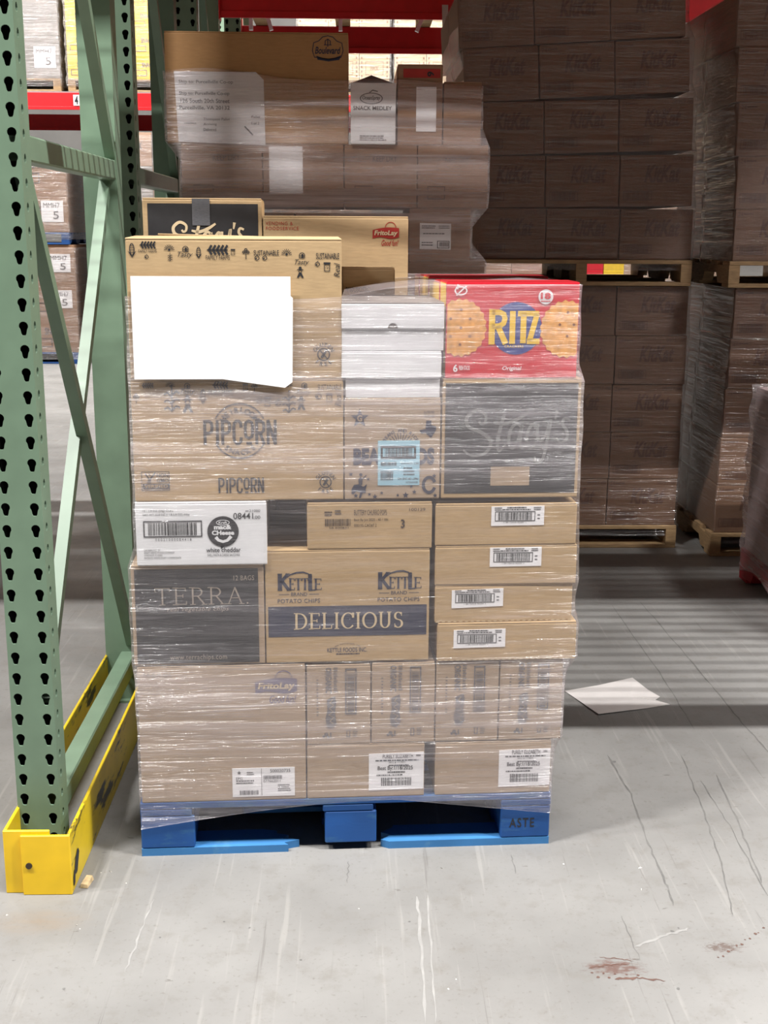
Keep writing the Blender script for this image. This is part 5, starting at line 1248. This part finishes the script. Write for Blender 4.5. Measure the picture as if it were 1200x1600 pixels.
def far_load(desc, x0, w, z0, rows, cols, ch, mats, palmat, print_mat=None, labels=(), dep=0.95, ph=0.13, wrap=True, pr=None, y0=FY + 0.02):
    t = stringer_pallet(('blue' if palmat is BLUE else 'wooden') + ' pallet under ' + desc, (x0, y0, z0), 0, w, dep, palmat, h=ph, sw=0.08)
    fr = Frame((x0, y0 + 0.01, 0), 0); bxs = []; cw = w / cols
    for r in range(rows):
        for c_ in range(cols):
            z = z0 + ph + 0.0005 + r * ch
            cc = Carton('far_carton', ('top', 'second', 'third', 'fourth', 'fifth')[rows - 1 - r] + '-row carton in ' + desc, 'box', fr, c_ * cw + 0.003, (c_ + 1) * cw - 0.003, 0, dep - 0.03, z, z + ch - 0.0005, (0, 0, 1, 1), mats[(r * cols + c_) % len(mats)], group='cartons in ' + desc)
            bxs.append(cc.box)
            if print_mat:
                k = Ink(); (pr or (lambda k: (k.text('SNACK', .3, .3, .7, .5, 0.02), k.frame(.1, .6, .45, .85, .02))))(k); cc.ink('print', print_mat, k, 0.002)
            if (r, c_) in labels:
                s_ = cc.label_sheet(.45, .25, .92, .75, LABEL, lift=0.003); k = Ink(); k.text('MMH7', .5, .30, .85, .42, rot=0); k.text('5', .7, .5, .82, .68); cc.sub_ink('handwriting', GREY_INK, k, s_, 0.005)
    if wrap:
        sleeve('stretch_film', 'stretch film around ' + desc, fr, bxs, lambda u, w_: z0 + 0.05, lambda u, w_: z0 + ph + rows * ch - 0.03, FILM_FAR, dz=0.05, nth=48, off=0.012, wob=0.012, win=1)
    return bxs
# upper far level
far_load('the grey wrapped load standing on the bright red beam', -4.18, 1.0, 2.965, 3, 2, 0.44, [GREY_WRAP, GREY_WRAP, LIGHT_BOARD], WOOD, None, labels=((0, 1),))
far_load('the narrow yellow and kraft load beside the green frame', -3.10, 1.05, 2.965, 5, 3, 0.25, [YEL_BOARD, LIGHT_BOARD, YEL_BOARD], WOOD, GREY_INK)
def grid_pr(k):
    for q in range(5):
        k.rect(.05, .08 + q * .17, .10, .16 + q * .17); k.rect(.90, .08 + q * .17, .95, .16 + q * .17)
    k.frame(.2, .25, .8, .75, .015); k.text('SNACKS', .35, .42, .65, .58)
far_load('the pale printed load glimpsed under the dark red beams', -0.6, 1.0, 2.965, 5, 3, 0.28, [LIGHT_BOARD], WOOD, KRAFT_R, pr=grid_pr)
far_load('the second pale printed load glimpsed under the dark red beams', 0.45, 1.05, 2.965, 5, 3, 0.28, [LIGHT_BOARD], WOOD, KRAFT_R, pr=grid_pr)
# floor level far
far_load('the labelled brown stack on the floor across the far aisle', -4.20, 1.07, 0.0, 3, 2, 0.40, [KRAFT_R, KRAFT_R], BLUE, BROWN_INK, labels=((1, 1), (2, 1)), wrap=True)
far_load('the upper labelled brown stack across the far aisle', -4.23, 1.05, 1.335, 2, 2, 0.46, [KRAFT_R, KRAFT_R], BLUE, BROWN_INK, labels=((0, 1),))
far_load('the pinkish stack beside the labelled one across the far aisle', -2.92, 1.05, 0.0, 4, 3, 0.30, [PINK_BOARD], WOOD, GREY_INK)
far_load('the whitish stack above the pinkish one across the far aisle', -2.92, 1.05, 1.335, 3, 3, 0.36, [GREY_WRAP, PINK_BOARD], WOOD, GREY_INK)
far_load('the red and yellow stack glimpsed through the pallet opening', 2.42, 0.44, 0.0, 5, 2, 0.24, [RITZ_RED, YEL_BOARD], WOOD, None, y0=13.0, wrap=False)
far_load('the dark brown stack behind the wrapped mixed load across the far aisle', -0.9, 1.1, 0.0, 4, 3, 0.5, [KRAFT_R], WOOD, BROWN_INK)
far_load('the dark stack hidden behind the candy stacks across the far aisle', 1.0, 1.2, 0.0, 4, 3, 0.5, [KRAFT_R], WOOD, BROWN_INK)
far_load('the dark stack past the red and yellow one across the far aisle', 2.95, 1.2, 0.0, 4, 3, 0.5, [KRAFT_R], WOOD, BROWN_INK)

# ================================================================== SMALL THINGS ON THE FLOOR
def floor_sheet(label, pix, z=0.002, mat=plain('off_white_paper', srgb(196, 192, 190), 0.6, var=0.03, scale=12)):  # even greyish off-white sheet
    P = [at_floor(*p) for p in pix]; c = sum(P, Vector()) / len(P)
    n = len(P); top = [(p.x - c.x, p.y - c.y, 0.0015 + 0.004 * ((i * 7) % 3) / 2) for i, p in enumerate(P)]
    bot = [(x, y, q - 0.001) for x, y, q in top]
    V = top + bot + [(0, 0, 0.004), (0, 0, 0.003)]
    Fc = [(i, (i + 1) % n, 2 * n) for i in range(n)] + [(n + (i + 1) % n, n + i, 2 * n + 1) for i in range(n)] + [(i, n + i, n + (i + 1) % n, (i + 1) % n) for i in range(n)]
    o = link('paper_sheet', poly_mesh(V, Fc), mat); o.location = (c.x, c.y, 0); tag(o, label, 'paper'); return o
floor_sheet('white sheet of paper with a torn corner lying on the concrete lane', [(882, 1080), (935, 1072), (988, 1061), (1012, 1078), (1031, 1090), (1024, 1096), (1047, 1101), (1010, 1108), (935, 1118)])
p = at_floor(132, 1388)
o = link('wood_chip', poly_mesh([(-0.010, -0.02, 0.001), (0.008, -0.022, 0.001), (0.014, 0.018, 0.001), (-0.004, 0.022, 0.001), (-0.008, -0.018, 0.011), (0.007, -0.02, 0.009), (0.012, 0.016, 0.013), (-0.003, 0.02, 0.012)], [(0, 3, 2, 1), (4, 5, 6, 7), (0, 1, 5, 4), (1, 2, 6, 5), (2, 3, 7, 6), (3, 0, 4, 7)]), plain('splintered_wood', srgb(196, 172, 132), 0.8, var=0.2, scale=60))
o.location = (p.x, p.y + 0.02, 0); tag(o, 'small splintered chip of wood beside the yellow guard', 'wood chip')
rg = random.Random(12)
CRM = [poly_mesh([(rg.uniform(-1, 1) * s, rg.uniform(-1, 1) * s, 0.0003) if i < 4 else (0, 0, s * 0.5) for i in range(5)], [(0, 1, 4), (1, 2, 4), (2, 3, 4), (3, 0, 4), (0, 1, 2, 3)]) for s in (0.003, 0.004, 0.005)]
CRUMB = plain('pale_crumb', srgb(228, 224, 214), 0.7)
for m_ in CRM: m_.materials.append(CRUMB)
for (x, y) in ((158, 1364), (172, 1362), (198, 1380), (120, 1446), (124, 1452), (560, 1420), (690, 1357), (1003, 1390), (1000, 1356), (712, 1530), (10, 1430), (700, 1545), (880, 1350)):
    q = at_floor(x, y); o = link('crumb', CRM[rg.randrange(3)]); o.location = (q.x, q.y, 0); o.rotation_euler = (0, 0, rg.random() * 6)
    tag(o, 'tiny pale crumb on the concrete floor', 'crumb', 'pale crumbs on the floor')

# worn marks in the concrete
def floor_marks(name, mat, lines=(), dots=()):
    V, Fc = [], []
    rg = random.Random(4)
    for pts, w in lines:
        P = [at_floor(*p) for p in pts]; Q = []
        for a, b in zip(P[:-1], P[1:]):
            for j in range(8):
                q = a.lerp(b, j / 8); Q.append(q + Vector((rg.uniform(-1, 1), rg.uniform(-1, 1), 0)) * 0.0025)
        Q.append(P[-1]); base = len(V); n = len(Q)
        for i, q in enumerate(Q):
            t = (Q[min(n - 1, i + 1)] - Q[max(0, i - 1)]).normalized(); s_ = Vector((-t.y, t.x, 0)) * (w / 2 * rg.uniform(0.35, 1.1) * (0.2 if i in (0, n - 1) else 1))
            V += [(q.x + s_.x, q.y + s_.y, 0.0005), (q.x - s_.x, q.y - s_.y, 0.0005)]
        Fc += [(base + 2 * i, base + 2 * i + 1, base + 2 * i + 3, base + 2 * i + 2) for i in range(n - 1)]
    for (px, py, r) in dots:
        c = at_floor(px, py); base = len(V); n = 7
        V += [(c.x + r * rg.uniform(.6, 1.2) * math.cos(6.283 * i / n), c.y + r * rg.uniform(.6, 1.2) * math.sin(6.283 * i / n), 0.0006) for i in range(n)]; Fc.append(tuple(range(base, base + n)))
    o = link(name, poly_mesh(V, Fc), mat, FLOOR_OBJ); o['kind'] = 'stuff'
floor_marks('dark_scratches', plain('dark_scratch', srgb(100, 99, 97), 0.7, var=0.12), [
    ([(1000, 940), (1060, 1010), (1110, 1070), (1160, 1130), (1210, 1185)], 0.006), ([(950, 1180), (985, 1240), (1010, 1310), (1040, 1380), (1052, 1415)], 0.0055),
    ([(1065, 1180), (1100, 1270), (1130, 1360), (1145, 1430)], 0.004), ([(1120, 1210), (1160, 1300), (1190, 1380)], 0.005), ([(1095, 1220), (1140, 1290), (1200, 1400)], 0.004),
    ([(955, 945), (1030, 1050), (1085, 1140)], 0.004), ([(798, 1335), (806, 1365)], 0.003), ([(545, 1345), (543, 1380)], 0.003), ([(970, 1430), (1000, 1500)], 0.0025)],
    [(959, 1190, 0.008), (640, 1440, 0.003), (350, 1440, 0.003), (390, 1450, 0.003), (250, 1465, 0.003), (470, 1500, 0.003), (100, 1545, 0.004), (1060, 1545, 0.004), (1050, 1455, 0.005), (1060, 1450, 0.003)])
floor_marks('pale_scrapes', plain('pale_scrape', srgb(141, 140, 138), 0.6, var=0.06), [
    ([(652, 1400), (658, 1480), (665, 1600)], 0.008), ([(668, 1398), (675, 1500), (680, 1600)], 0.005), ([(240, 1405), (215, 1470), (195, 1520)], 0.005), ([(990, 1480), (1040, 1462), (1080, 1450)], 0.008)])
floor_marks('rust_specks', plain('rust_speck', srgb(92, 68, 60), 0.8), [([(920, 1512), (950, 1508), (985, 1506)], 0.005), ([(960, 1530), (1000, 1528), (1040, 1533)], 0.007), ([(935, 1495), (965, 1498), (990, 1502)], 0.003)],
    [(1122 + 7 * i + (i % 3), 1496 - 4.6 * i + (i % 2) * 3, 0.0022 + 0.001 * (i % 3)) for i in range(11)] + [(925 + 9 * i, 1520 + (i * 7) % 13, 0.003 + 0.001 * (i % 2)) for i in range(9)])
